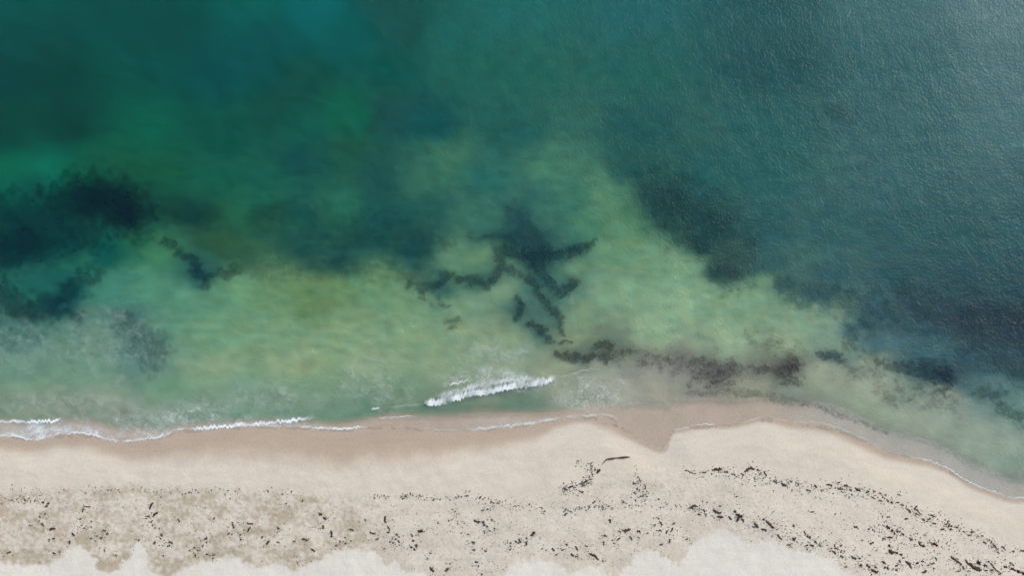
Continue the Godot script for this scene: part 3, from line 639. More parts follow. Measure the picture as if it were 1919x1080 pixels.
# ---------------------------------------------------------------- the sand, dry, wet and under water, as one sheet
func grain_texture() -> Array:
	var size := 1024
	var a := FastNoiseLite.new()
	a.seed = 21
	a.frequency = 0.035
	a.fractal_octaves = 4
	a.noise_type = FastNoiseLite.TYPE_SIMPLEX
	var im := a.get_seamless_image(size, size, false, false, 0.12)
	var b := FastNoiseLite.new()
	b.seed = 22
	b.frequency = 0.16
	b.fractal_octaves = 2
	var im2 := b.get_seamless_image(size, size, false, false, 0.12)
	im.convert(Image.FORMAT_RGB8)
	im2.convert(Image.FORMAT_RGB8)
	var p := im.get_data()
	var q := im2.get_data()
	var out := PackedByteArray()
	var relief := PackedByteArray()
	out.resize(size * size * 3)
	relief.resize(size * size * 3)
	var r := RandomNumberGenerator.new()
	r.seed = 5
	for i in size * size:
		var g := 0.62 * p[i * 3] + 0.38 * q[i * 3] - 127.0
		var s := clampf(238.0 + g * 0.10 + r.randf_range(-7.0, 7.0), 0.0, 255.0)
		if r.randf() < 0.0016: s *= r.randf_range(0.45, 0.8)
		out[i * 3] = int(s)
		out[i * 3 + 1] = int(s * 0.995)
		out[i * 3 + 2] = int(s * 0.985)
		var h := int(clampf(127.0 + g * 0.9, 0.0, 255.0))
		relief[i * 3] = h
		relief[i * 3 + 1] = h
		relief[i * 3 + 2] = h
	return [ImageTexture.create_from_image(Image.create_from_data(size, size, false, Image.FORMAT_RGB8, out)), ImageTexture.create_from_image(Image.create_from_data(size, size, false, Image.FORMAT_RGB8, relief))]

func sand_colour(u: float, v: float) -> Color:
	var d := seaward(u, v)
	var dry := Color(0.66, 0.612, 0.562)
	var damp := Color(0.605, 0.535, 0.456)
	var wet := Color(0.445, 0.35, 0.28)
	if d > 0.0:
		var w := quick("film", film_width, u)
		var c := mixc(mixc(Color(0.52, 0.425, 0.345), Color(0.46, 0.43, 0.38), smoothstep(1420.0, 1560.0, u)), SEABED, smoothstep(0.7, 1.6, d / w))
		return c * (1.0 + n_mid.get_noise_2d(u, v) * 0.10 + n_fine.get_noise_2d(u, v * 1.4) * 0.06)
	var b := -d
	var ww := quick("wet", wet_width, u) * (1.0 + n_mid.get_noise_2d(u * 0.5, 12.0) * 0.16 + n_mid.get_noise_2d(u, v) * 0.12)
	var c2 := mixc(wet, damp, smoothstep(ww * 0.5, ww * 1.35 + 4.0, b))
	c2 = mixc(c2, wet * 0.93, 0.5 * smoothstep(450.0, 600.0, u) * (1.0 - smoothstep(780.0, 900.0, u)) * smoothstep(0.0, 20.0, b) * (1.0 - smoothstep(ww * 0.5, ww, b)))
	for k in 3:                                               # faint lines where earlier waves ran out
		var run: float = ww + [16.0, 34.0, 47.0][k] + n_mid.get_noise_2d(u * 0.5 + k * 200.0, 3.0) * 16.0
		c2 *= 1.0 - 0.035 * exp(-pow((b - run) / 1.6, 2.0)) + 0.02 * smoothstep(0.0, -14.0, b - run) * smoothstep(-30.0, -14.0, b - run)
	var st := quick("low", stain_low, u + n_mid.get_noise_2d(u * 2.0, v * 2.0) * 9.0) + n_fine.get_noise_2d(u * 0.9, v * 0.9) * 9.0
	var tp := quick("top", stain_top, u) + n_mid.get_noise_2d(u * 1.1, 44.0) * 10.0
	c2 = mixc(c2, dry, smoothstep(-2.0, 4.5, v - st))
	var zone := smoothstep(-8.0, 14.0, v - tp) * (1.0 - smoothstep(-6.0, 6.0, v - st))
	if zone > 0.0:
		var patch := n_mid.get_noise_2d(u * 0.9 + 60.0, v * 1.25) * 0.7 + n_fine.get_noise_2d(u * 1.1, v * 1.3) * 0.75 + n_big.get_noise_2d(u * 1.4, v * 3.0 + 50.0) * 0.6
		var low_edge := 1.0 - smoothstep(0.0, 36.0, st - v)
		var much := 1.08 * lerpf(1.0, 0.36, smoothstep(640.0, 760.0, u)) * lerpf(1.0, 0.45, smoothstep(1280.0, 1500.0, u))
		var brown := clampf(0.42 + patch * 1.15 + low_edge * 0.30, 0.0, 1.0) * much * zone
		c2 = mixc(c2, Color(0.615, 0.552, 0.482), zone * 0.6)
		c2 = mixc(c2, mixc(Color(0.385, 0.33, 0.245), Color(0.42, 0.335, 0.26), n_big.get_noise_2d(u * 2.0, v * 2.0) + 0.4), brown * 0.85)
		c2 *= 1.0 + n_fine.get_noise_2d(u * 2.2, v * 2.6) * 0.16
	if u > 790.0 and u < 975.0:                               # two old wheel tracks
		for t in [Vector3(1042, 0.0, 1.4), Vector3(1061, -0.006, 1.3)]:
			var e := absf(v - t.x - t.y * (u - 880.0))
			c2 *= 1.0 - 0.10 * (1.0 - smoothstep(0.0, t.z * 1.6, e)) * smoothstep(790.0, 820.0, u) * (1.0 - smoothstep(950.0, 975.0, u))
	return c2 * (1.0 + n_big.get_noise_2d(u, v * 2.0) * 0.05 + n_streak.get_noise_2d(u * 0.5, v * 2.4) * 0.06)

func build_sand() -> void:
	var xs := lines(-48.5, 48.5, 0.14, 2500.0)
	var zs := lines(-27.5, 27.5, 0.13, 2500.0)
	var ys := PackedFloat32Array()
	var cols := PackedColorArray()
	ys.resize(xs.size() * zs.size())
	cols.resize(ys.size())
	var k := 0
	for z in zs:
		var v := z / S + 540.0
		for x in xs:
			var u := x / S + 959.5
			ys[k] = ground(u, v)
			cols[k] = tint(sand_colour(u, v))
			k += 1
	var m := paint(0.92)
	var g := grain_texture()
	m.albedo_texture = g[0]
	m.uv1_triplanar = true
	m.uv1_world_triplanar = true
	m.uv1_scale = Vector3.ONE / 11.0
	m.heightmap_enabled = true
	m.heightmap_texture = g[1]
	m.heightmap_scale = 0.5
	var o := put(sheet(xs, zs, ys, cols), "beach", m)
	tag(o, "pale sandy beach sloping into the sea, wet and brown at the water's edge", "", "", "structure")

# ---------------------------------------------------------------- the water
func build_water() -> void:
	var xs := lines(-48.5, 48.5, 0.125, 2500.0)
	var zs := lines(-27.5, 20.5, 0.125, 2500.0)
	var w := xs.size()
	var h := zs.size()
	var ys := PackedFloat32Array()
	var cols := PackedColorArray()
	ys.resize(w * h)
	cols.resize(w * h)
	var keep := PackedByteArray()
	keep.resize(w * h)
	var k := 0
	for z in zs:
		var v := z / S + 540.0
		for x in xs:
			var u := x / S + 959.5
			var d := seaward(u, v)
			if d > -12.0:
				keep[k] = 1
				ys[k] = water_level(u, v) if absf(x) < 49.0 and z > -28.0 else 0.0
				cols[k] = tint(murk_at(u, v)[1])
			k += 1
	var top := StandardMaterial3D.new()
	top.vertex_color_use_as_albedo = true
	top.vertex_color_is_srgb = true
	top.albedo_color = Color(1, 1, 1, PANE)
	top.transparency = BaseMaterial3D.TRANSPARENCY_ALPHA
	top.roughness = 0.24
	top.metallic_specular = 0.17
	var ripple_noise := FastNoiseLite.new()
	ripple_noise.noise_type = FastNoiseLite.TYPE_SIMPLEX_SMOOTH
	ripple_noise.seed = 77
	ripple_noise.frequency = 0.060
	ripple_noise.fractal_octaves = 3
	ripple_noise.fractal_gain = 0.55
	var ripples := NoiseTexture2D.new()
	ripples.width = 2048
	ripples.height = 2048
	ripples.seamless = true
	ripples.seamless_blend_skirt = 0.1
	ripples.as_normal_map = true
	ripples.bump_strength = 5.0
	ripples.noise = ripple_noise
	top.normal_enabled = true
	top.normal_texture = ripples
	top.normal_scale = 0.8
	top.uv1_triplanar = true
	top.uv1_world_triplanar = true
	top.uv1_scale = Vector3(1.0 / 31.0, 1.0 / 31.0, 1.0 / 43.0)
	var water := put(sheet(xs, zs, ys, cols, keep), "water", top)
	tag(water, "green and teal sea, rippled, clear over the sand and cloudy farther out", "", "", "structure")

	# the cloudy water below the surface: three layers that hold the stirred-up silt, thinning out towards the beach
	var lx := lines(-48.5, 48.5, 0.45, 2500.0)
	var lz := lines(-27.5, 20.5, 0.45, 2500.0)
	var mist := paint(1.0)
	mist.metallic_specular = 0.0
	mist.specular_mode = BaseMaterial3D.SPECULAR_DISABLED
	mist.transparency = BaseMaterial3D.TRANSPARENCY_ALPHA
	mist.roughness = 1.0
	for layer in 3:
		var ly := PackedFloat32Array()
		var lc := PackedColorArray()
		var lk := PackedByteArray()
		for z in lz:
			var v := z / S + 540.0
			for x in lx:
				var u := x / S + 959.5
				var d := seaward(u, v)
				var m := murk_at(u, v)
				var on := d > quick("film", film_width, u) * 0.8
				ly.append(minf(ground(u, v), -0.02) * [0.4, 0.6, 0.8][layer])
				lc.append(tint(m[1], m[0] if on else 0.0))
				lk.append(1 if on else 0)
		var o := put(sheet(lx, lz, ly, lc, lk), "cloudy_water", mist, water)
		o.set_meta("kind", "stuff")

# ---------------------------------------------------------------- weed
func chain(points: Array) -> Array:
	var out := []
	for p in points: out.append(Vector3(p[0], p[1], p[2]))
	return out

func build_weed() -> void:
	weed_paint = paint(0.8)
	weed_paint.cull_mode = BaseMaterial3D.CULL_DISABLED
	felt_paint = paint(1.0)
	felt_paint.specular_mode = BaseMaterial3D.SPECULAR_DISABLED
	felt_paint.transparency = BaseMaterial3D.TRANSPARENCY_ALPHA
	var dark := Color(0.005, 0.014, 0.025)
	var brown := Color(0.022, 0.017, 0.016)
	weed_bed("seaweed_bed", "large round dark seaweed bed lying deepest in the green bay", [chain([[110, 375, 34], [165, 362, 36], [215, 372, 40], [250, 408, 36]]), chain([[160, 350, 22], [200, 352, 24]]), chain([[235, 405, 26], [255, 415, 22]])], 1.05, 0.66, dark, 1.2, 0.3)
	weed_bed("seaweed_bed", "wide ragged weed meadow stretching from the round dark bed to the edge of the view", [chain([[-40, 380, 28], [20, 395, 34], [60, 410, 38], [110, 420, 36], [170, 440, 30]]), chain([[-40, 450, 40], [30, 460, 34], [100, 450, 26]]), chain([[-30, 540, 36], [10, 555, 26], [40, 575, 20]])], 0.82, 0.66, dark, 1.0, 0.3)
	weed_bed("seaweed_bed", "slanting dark weed streak below the wide weed meadow, ending in a dark blotch", [chain([[170, 520, 18], [130, 545, 18], [100, 568, 16], [60, 588, 20], [45, 590, 16]]), chain([[100, 585, 12], [150, 592, 10]])], 0.86, 0.7, dark, 0.8, 0.3)
	weed_bed("seaweed_bed", "blurred bluish weed patch half hidden under pale drifting foam", [chain([[218, 592, 12], [245, 612, 20], [275, 635, 26], [295, 660, 24], [285, 682, 18]])], 0.50, 0.66, Color(0.012, 0.022, 0.028), 1.0, 0.3)
	weed_bed("seaweed_bed", "narrow weed streak running like a tail across the pale green shallows", [chain([[308, 448, 6], [335, 470, 7], [358, 484, 8], [372, 505, 10], [383, 528, 11], [386, 540, 6]]), chain([[385, 520, 7], [410, 514, 6], [440, 512, 7]])], 1.20, 0.72, dark, 1.3, 0.3)
	weed_bed("seaweed_bed", "long faint weed fringe along the edge of the deeper water", [chain([[420, 512, 9], [470, 500, 12], [520, 508, 16], [570, 496, 18], [620, 502, 16], [680, 504, 15], [740, 512, 16], [790, 530, 16]]), chain([[340, 400, 20], [400, 405, 16]]), chain([[480, 402, 16], [560, 395, 18], [640, 430, 28], [720, 440, 34], [790, 450, 26]])], 0.34, 0.64, dark, 1.8, 0.3)
	weed_bed("seaweed_bed", "dark branching weed patch shaped like antlers in the middle of the shallows", [chain([[1113, 455, 5], [1093, 464, 8], [1073, 470, 9], [1040, 477, 9], [1010, 484, 11]]), chain([[1010, 484, 12], [1010, 500, 11], [1020, 515, 8], [1035, 530, 7], [1052, 549, 9], [1067, 539, 7], [1082, 529, 5]]), chain([[928, 468, 6], [948, 470, 9], [970, 474, 9], [1000, 484, 11]]), chain([[936, 476, 8], [940, 500, 7], [960, 507, 6], [987, 520, 6], [1003, 534, 6], [1013, 551, 6], [1027, 573, 6], [1043, 587, 7]]), chain([[940, 502, 6], [927, 520, 6], [913, 534, 8], [897, 527, 7], [873, 519, 6], [860, 529, 4]])], 1.25, 0.74, dark, 1.25, 0.24)
	weed_bed("seaweed_bed", "dark forked weed tip where the deep edge meets the antler-shaped weed", [chain([[768, 530, 10], [790, 540, 9], [807, 537, 9], [820, 526, 8], [847, 517, 7], [862, 520, 5]]), chain([[795, 545, 5], [792, 556, 3]])], 1.10, 0.74, dark, 1.0, 0.24)
	weed_bed("seaweed_bed", "faint bluish weed haze seaward of the antler-shaped weed", [chain([[965, 395, 14], [985, 425, 20], [1000, 450, 20], [1015, 470, 16]]), chain([[890, 446, 7], [915, 442, 9], [960, 450, 14]]), chain([[830, 455, 9], [850, 458, 8]])], 0.55, 0.7, dark, 1.3, 0.24)
	weed_bed("seaweed_bed", "small upright dark weed patch shoreward of the antler-shaped weed", [chain([[970, 556, 4], [976, 575, 8], [977, 588, 9], [970, 598, 6]])], 1.20, 0.75, dark, 1.3, 0.26)
	weed_bed("seaweed_bed", "short slanting weed patch just shoreward of the small upright one", [chain([[994, 607, 6], [1006, 615, 7], [1020, 622, 7]]), chain([[1022, 628, 4], [1030, 640, 5]]), chain([[1045, 590, 5], [1052, 605, 4], [1056, 625, 3]])], 1.20, 0.75, dark, 1.3, 0.26)
	weed_bed("seaweed_bed", "thin broken weed specks beyond the tip of the antler-shaped weed", [chain([[815, 550, 3], [832, 568, 6], [840, 572, 4]]), chain([[808, 570, 3], [812, 573, 2]]), chain([[835, 602, 5], [860, 600, 6], [845, 615, 4]])], 0.90, 0.75, dark, 1.0, 0.22, "", 0.35)
	weed_bed("seaweed_bed", "short dark weed wisp alone on the pale green sand", [chain([[1303, 625, 3], [1318, 632, 5], [1338, 638, 4]]), chain([[1340, 642, 2], [1344, 655, 4], [1342, 662, 3]])], 1.15, 0.6, brown, 0.8, 0.22)
	weed_bed("seaweed_drift", "dark brown weed raft floating at the head of the purple weed belt", [chain([[1042, 664, 5], [1060, 668, 6], [1085, 672, 8], [1100, 670, 7], [1120, 668, 5], [1140, 672, 7]]), chain([[1115, 645, 5], [1135, 643, 7], [1142, 654, 5]]), chain([[1135, 664, 6], [1138, 684, 4]]), chain([[1052, 640, 3], [1072, 641, 3]])], 1.50, 0.82, Color(0.012, 0.011, 0.016), 0.8, 0.22)
	weed_bed("seaweed_drift", "purple brown belt of loose weed scattered along the shallows", [chain([[1120, 660, 12], [1170, 664, 12], [1210, 672, 14], [1260, 680, 14], [1310, 684, 14], [1360, 694, 18]]), chain([[1290, 672, 8], [1330, 682, 10], [1365, 700, 13], [1385, 704, 9]]), chain([[1370, 686, 6], [1410, 690, 7], [1440, 692, 8]]), chain([[1300, 706, 12], [1345, 714, 12], [1390, 708, 10]])], 1.15, 0.8, Color(0.042, 0.020, 0.024), 1.0, 0.17, "", 0.5)
	weed_bed("seaweed_drift", "dense purple weed tangle at the tip of the loose weed belt", [chain([[1432, 692, 6], [1455, 696, 11], [1475, 690, 14], [1490, 684, 9]]), chain([[1470, 705, 12], [1490, 712, 10]]), chain([[1480, 670, 7], [1492, 676, 7]])], 1.40, 0.82, Color(0.030, 0.013, 0.016), 1.0, 0.17, "", 0.42)
	weed_bed("seaweed_drift", "thin grey line of weed crumbs lying along the foot of the beach", [chain([[1290, 738, 5], [1350, 732, 7], [1400, 736, 8], [1460, 748, 6], [1530, 762, 5], [1600, 788, 5], [1660, 808, 4]])], 0.42, 0.7, Color(0.03, 0.035, 0.035), 1.0, 0.15, "", 0.35)
	weed_bed("seaweed_bed", "broad dark weed meadow whose ragged edge borders the pale green shallows", [chain([[1215, 345, 18], [1245, 385, 28], [1285, 420, 34], [1325, 458, 30], [1358, 498, 24], [1378, 522, 15]]), chain([[1270, 360, 32], [1330, 410, 36], [1385, 460, 28], [1400, 500, 18]]), chain([[1350, 530, 10], [1366, 542, 8]])], 0.42, 0.62, dark, 1.7, 0.4)
	weed_bed("seaweed_bed", "dim weed meadow under rippled water beyond the pale green point", [chain([[1470, 540, 16], [1510, 555, 22], [1560, 560, 22], [1620, 570, 26]]), chain([[1590, 640, 14], [1605, 620, 20], [1630, 600, 24], [1660, 590, 22]]), chain([[1600, 645, 9], [1612, 655, 7]])], 0.48, 0.62, dark, 1.3, 0.4)
	weed_bed("seaweed_bed", "wide purplish weed meadow under rippled water nearest the edge of the view", [chain([[1700, 560, 30], [1770, 600, 34], [1830, 625, 38], [1890, 640, 40], [1950, 660, 40]]), chain([[1840, 590, 36], [1930, 620, 40]]), chain([[1880, 670, 26], [1940, 690, 30]])], 0.46, 0.62, Color(0.014, 0.012, 0.018), 1.3, 0.4)
	weed_bed("seaweed_bed", "dark hooked weed patch ending in a thick blunt head near the beach", [chain([[1650, 680, 8], [1680, 686, 10], [1710, 690, 12], [1735, 692, 18], [1765, 702, 20], [1778, 716, 15], [1772, 728, 13]])], 0.93, 0.7, dark, 0.8, 0.32)
	weed_bed("seaweed_bed", "small dark weed tuft just before the hooked weed patch", [chain([[1624, 672, 6], [1638, 668, 8], [1646, 672, 6]])], 1.13, 0.6, brown, 0.8, 0.25)
	weed_bed("seaweed_bed", "small bluish weed patch on the pale sand before the hooked weed patch", [chain([[1538, 664, 7], [1555, 668, 10], [1572, 672, 9]])], 0.90, 0.7, Color(0.012, 0.02, 0.022), 0.8, 0.28)
	weed_bed("seaweed_bed", "pair of smoky weed patches in the last green shallows past the hooked patch", [chain([[1840, 735, 12], [1870, 742, 14]]), chain([[1880, 765, 10], [1898, 775, 12], [1910, 788, 8]])], 0.78, 0.68, Color(0.014, 0.02, 0.024), 1.0, 0.3)
	weed_bed("seaweed_crumbs", "loose weed crumbs dotted over the pale shallows under the hooked weed patch", [chain([[1590, 690, 14], [1620, 695, 12]]), chain([[1630, 690, 8], [1645, 705, 9]]), chain([[1650, 735, 12], [1668, 750, 12]]), chain([[1690, 730, 14], [1740, 750, 16], [1790, 760, 14]]), chain([[1440, 640, 18], [1500, 670, 20]]), chain([[1400, 630, 10], [1420, 640, 10]])], 0.70, 0.8, Color(0.03, 0.026, 0.022), 1.0, 0.17, "", 0.45)
	weed_bed("seaweed_bed", "faint dark weed patches far out under the bright ripples", [chain([[1500, 110, 26], [1560, 115, 30], [1600, 125, 22]]), chain([[1520, 140, 20], [1560, 160, 22]]), chain([[1760, 70, 24], [1800, 80, 22]]), chain([[1600, 220, 18], [1560, 210, 18]])], 0.35, 0.6, dark, 1.0, 0.4)

# ---------------------------------------------------------------- foam
func line(points: Array) -> PackedVector2Array:
	var out := PackedVector2Array()
	for p in points: out.append(Vector2(p[0], p[1]))
	return out

func edge_line(u0: float, u1: float, off := 0.0) -> PackedVector2Array:
	var out := PackedVector2Array()
	var n := int((u1 - u0) / 8.0) + 2
	for i in n:
		var u := lerpf(u0, u1, float(i) / (n - 1))
		out.append(Vector2(u, lut(shore, u) + off))
	return out

func build_foam() -> void:
	foam_paint = paint(0.85)
	foam_paint.transparency = BaseMaterial3D.TRANSPARENCY_ALPHA
	var wave := Node3D.new()
	wave.name = "breaking_wave"
	wave.position = Vector3.ZERO
	add_child(wave)
	tag(wave, "short white breaking wave with a frothy crest, just off the beach", "wave")
	put(foam_strip(line([[792, 757], [806, 758], [825, 757], [850, 750], [880, 742], [910, 738], [940, 732], [970, 726], [1000, 722], [1020, 719], [1046, 708]]), 18.0, 4.0, 0.3, 1.0, 0.16, 0.06), "crest_foam", foam_paint, wave)
	put(foam_strip(line([[806, 746], [850, 736], [900, 722], [950, 714], [990, 710], [1020, 710]]), 16.0, 10.0, 1.0, 0.6, 0.05, 0.2), "trailing_foam", foam_paint, wave)
	put(foam_strip(line([[836, 720], [850, 719], [862, 717], [882, 712]]), 4.0, 2.5, 0.2, 0.8, 0.05, 0.3), "foam_streak", foam_paint, wave)
	var far := put(foam_strip(line([[694, 767], [702, 766], [714, 764]]), 3.0, 2.5, 0.2, 0.8, 0.04, 0.3), "foam_line", foam_paint)
	tag(far, "tiny white wave cap alone between the beach and the breaking wave's tail", "foam", "foam lines along the beach")
	for a in [
		[edge_line(-30, 232, -1.5), 5.0, 2.0, 0.3, 0.8, 0.015, 0.06, "scalloped white swash edge under the first broken wave line"],
		[line([[-30, 791], [0, 790], [40, 791], [80, 791], [105, 789], [126, 785]]), 6.0, 3.5, 0.35, 0.95, 0.05, 0.12, "short thick white line of a collapsed wavelet above the scalloped swash edge"],
		[edge_line(225, 352, -2.5), 9.0, 2.0, 0.85, 0.8, 0.02, 0.12, "lacy white swash edge joining the scalloped edge to the straight surf line"],
		[line([[345, 806], [400, 802], [450, 797], [500, 794], [550, 789], [596, 783]]), 8.0, 4.0, 0.5, 0.95, 0.05, 0.14, "thick straight white surf line washing the wet brown sand"],
		[edge_line(395, 560, -1.5), 5.0, 2.0, 0.7, 0.7, 0.02, 0.2, "second thin white line under the straight surf line"],
		[edge_line(545, 700, -2.0), 6.0, 2.5, 0.7, 0.85, 0.03, 0.2, "frayed white line at the end of the straight surf line"],
		[line([[700, 785], [730, 782], [760, 781], [796, 779]]), 2.0, 1.3, 0.2, 0.75, 0.02, 0.2, "hair-thin white line over the brown shallows"],
		[line([[716, 764], [750, 762], [780, 759], [802, 757]]), 3.0, 1.5, 0.8, 0.34, 0.01, 0.3, "faint pale line trailing from the breaking wave's blunt end"],
		[line([[1036, 712], [1070, 702], [1100, 694], [1130, 690]]), 3.5, 1.5, 0.8, 0.3, 0.01, 0.3, "faint pale line running on from the breaking wave's pointed end"],
		[edge_line(786, 880, -2.0), 4.0, 1.8, 0.9, 0.42, 0.01, 0.3, "faint broken foam line on the brown swash"],
		[edge_line(868, 1062, -2.0), 9.0, 2.2, 0.8, 0.62, 0.02, 0.2, "wavy pale foam line under the breaking wave"],
		[edge_line(1050, 1172, -1.0), 8.0, 2.0, 0.95, 0.55, 0.01, 0.2, "lacy pale foam edge beside the tongue of wet sand"],
		[edge_line(1200, 1262, -0.4), 1.6, 1.0, 0.2, 0.5, 0.008, 0.25, "fine pale rim round the tongue of wet sand"],
		[edge_line(1256, 1345, -0.6), 2.2, 1.1, 0.35, 0.7, 0.008, 0.15, "fine white rim past the tongue of wet sand"],
		[edge_line(1380, 1432, -0.6), 2.0, 1.1, 0.4, 0.5, 0.008, 0.3, "short fine white rim where the beach bulges into the sea"],
		[edge_line(1470, 1700, -0.6), 1.8, 1.0, 0.6, 0.38, 0.008, 0.3, "very faint broken rim on the steep part of the beach"],
		[edge_line(1690, 1960, -0.6), 2.4, 1.3, 0.3, 0.8, 0.01, 0.2, "long thin white swash line curving round the far bend of the beach"]]:
		var o := put(foam_strip(a[0], a[1], a[2], a[3], a[4], a[5], a[6]), "foam_line", foam_paint)
		tag(o, a[7], "foam", "foam lines along the beach")
	for a in [
		[-60, 780, 262, 846, 0.75, 0.6, Vector2(0.9, 1.1), Color(0.66, 0.68, 0.68), 0.12, "grey-white sheet of foam on the swash inside the scalloped edge"],
		[180, 762, 372, 836, 0.5, 1.0, Vector2(1.5, 1.5), Color(0.72, 0.74, 0.72), 0.02, "bubbly lace of foam washing up to the lacy swash edge"],
		[330, 772, 640, 818, 0.3, 0.9, Vector2(1.1, 1.6), Color(0.68, 0.7, 0.7), 0.03, "thin wash of foam round the straight surf line"],
		[800, 680, 1062, 742, 0.4, 1.0, Vector2(2.2, 2.2), Color(0.74, 0.77, 0.78), 0.0, "scattered froth flecks behind the breaking wave's crest"],
		[840, 776, 1080, 818, 0.4, 1.0, Vector2(1.3, 1.8), Color(0.66, 0.65, 0.62), 0.03, "thin lacy wash along the wavy pale foam line"],
		[260, 740, 480, 806, 0.34, 1.0, Vector2(0.9, 0.9), Color(0.72, 0.76, 0.74), 0.0, "open net of foam threads behind the lacy swash edge"],
		[-60, 720, 330, 800, 0.28, 0.45, Vector2(0.35, 0.7), Color(0.55, 0.57, 0.48), 0.0, "pale sandy churned water behind the collapsed wavelet"],
		[90, 560, 340, 730, 0.27, 0.75, Vector2(0.6, 0.7), Color(0.44, 0.54, 0.48), 0.0, "pale swirling foam drifting over the blurred weed patch"],
		[-80, 590, 150, 730, 0.25, 0.7, Vector2(0.4, 0.6), Color(0.42, 0.52, 0.48), 0.0, "faint milky foam drifting beside the pale swirl"],
		[380, 690, 640, 800, 0.26, 0.75, Vector2(0.4, 0.6), Color(0.52, 0.60, 0.54), 0.0, "streaky pale foam in the green water behind the straight surf line"],
		[600, 650, 800, 790, 0.28, 0.75, Vector2(0.4, 0.6), Color(0.52, 0.60, 0.54), 0.0, "thin streaky foam between the surf line and the breaking wave"],
		[830, 620, 1020, 730, 0.30, 0.7, Vector2(0.45, 0.5), Color(0.55, 0.60, 0.58), 0.02, "milky foam cloud left behind the breaking wave"],
		[1000, 690, 1220, 790, 0.5, 1.0, Vector2(2.0, 2.0), Color(0.62, 0.64, 0.58), 0.0, "speckled foam net between the breaking wave and the tongue of wet sand"],
		[1090, 660, 1330, 740, 0.16, 0.7, Vector2(0.8, 0.8), Color(0.44, 0.43, 0.44), 0.05, "greyish foam film over the purple weed belt"],
		[1700, 860, 1960, 930, 0.30, 0.9, Vector2(0.8, 1.0), Color(0.55, 0.53, 0.5), 0.05, "grey foam film on the swash at the far bend"]]:
		var o := put(foam_patch(a[0], a[1], a[2], a[3], a[4], a[5], a[6], a[7], a[8]), "drifting_foam", foam_paint)
		tag(o, a[9], "foam", "foam drifting on the water", "stuff")

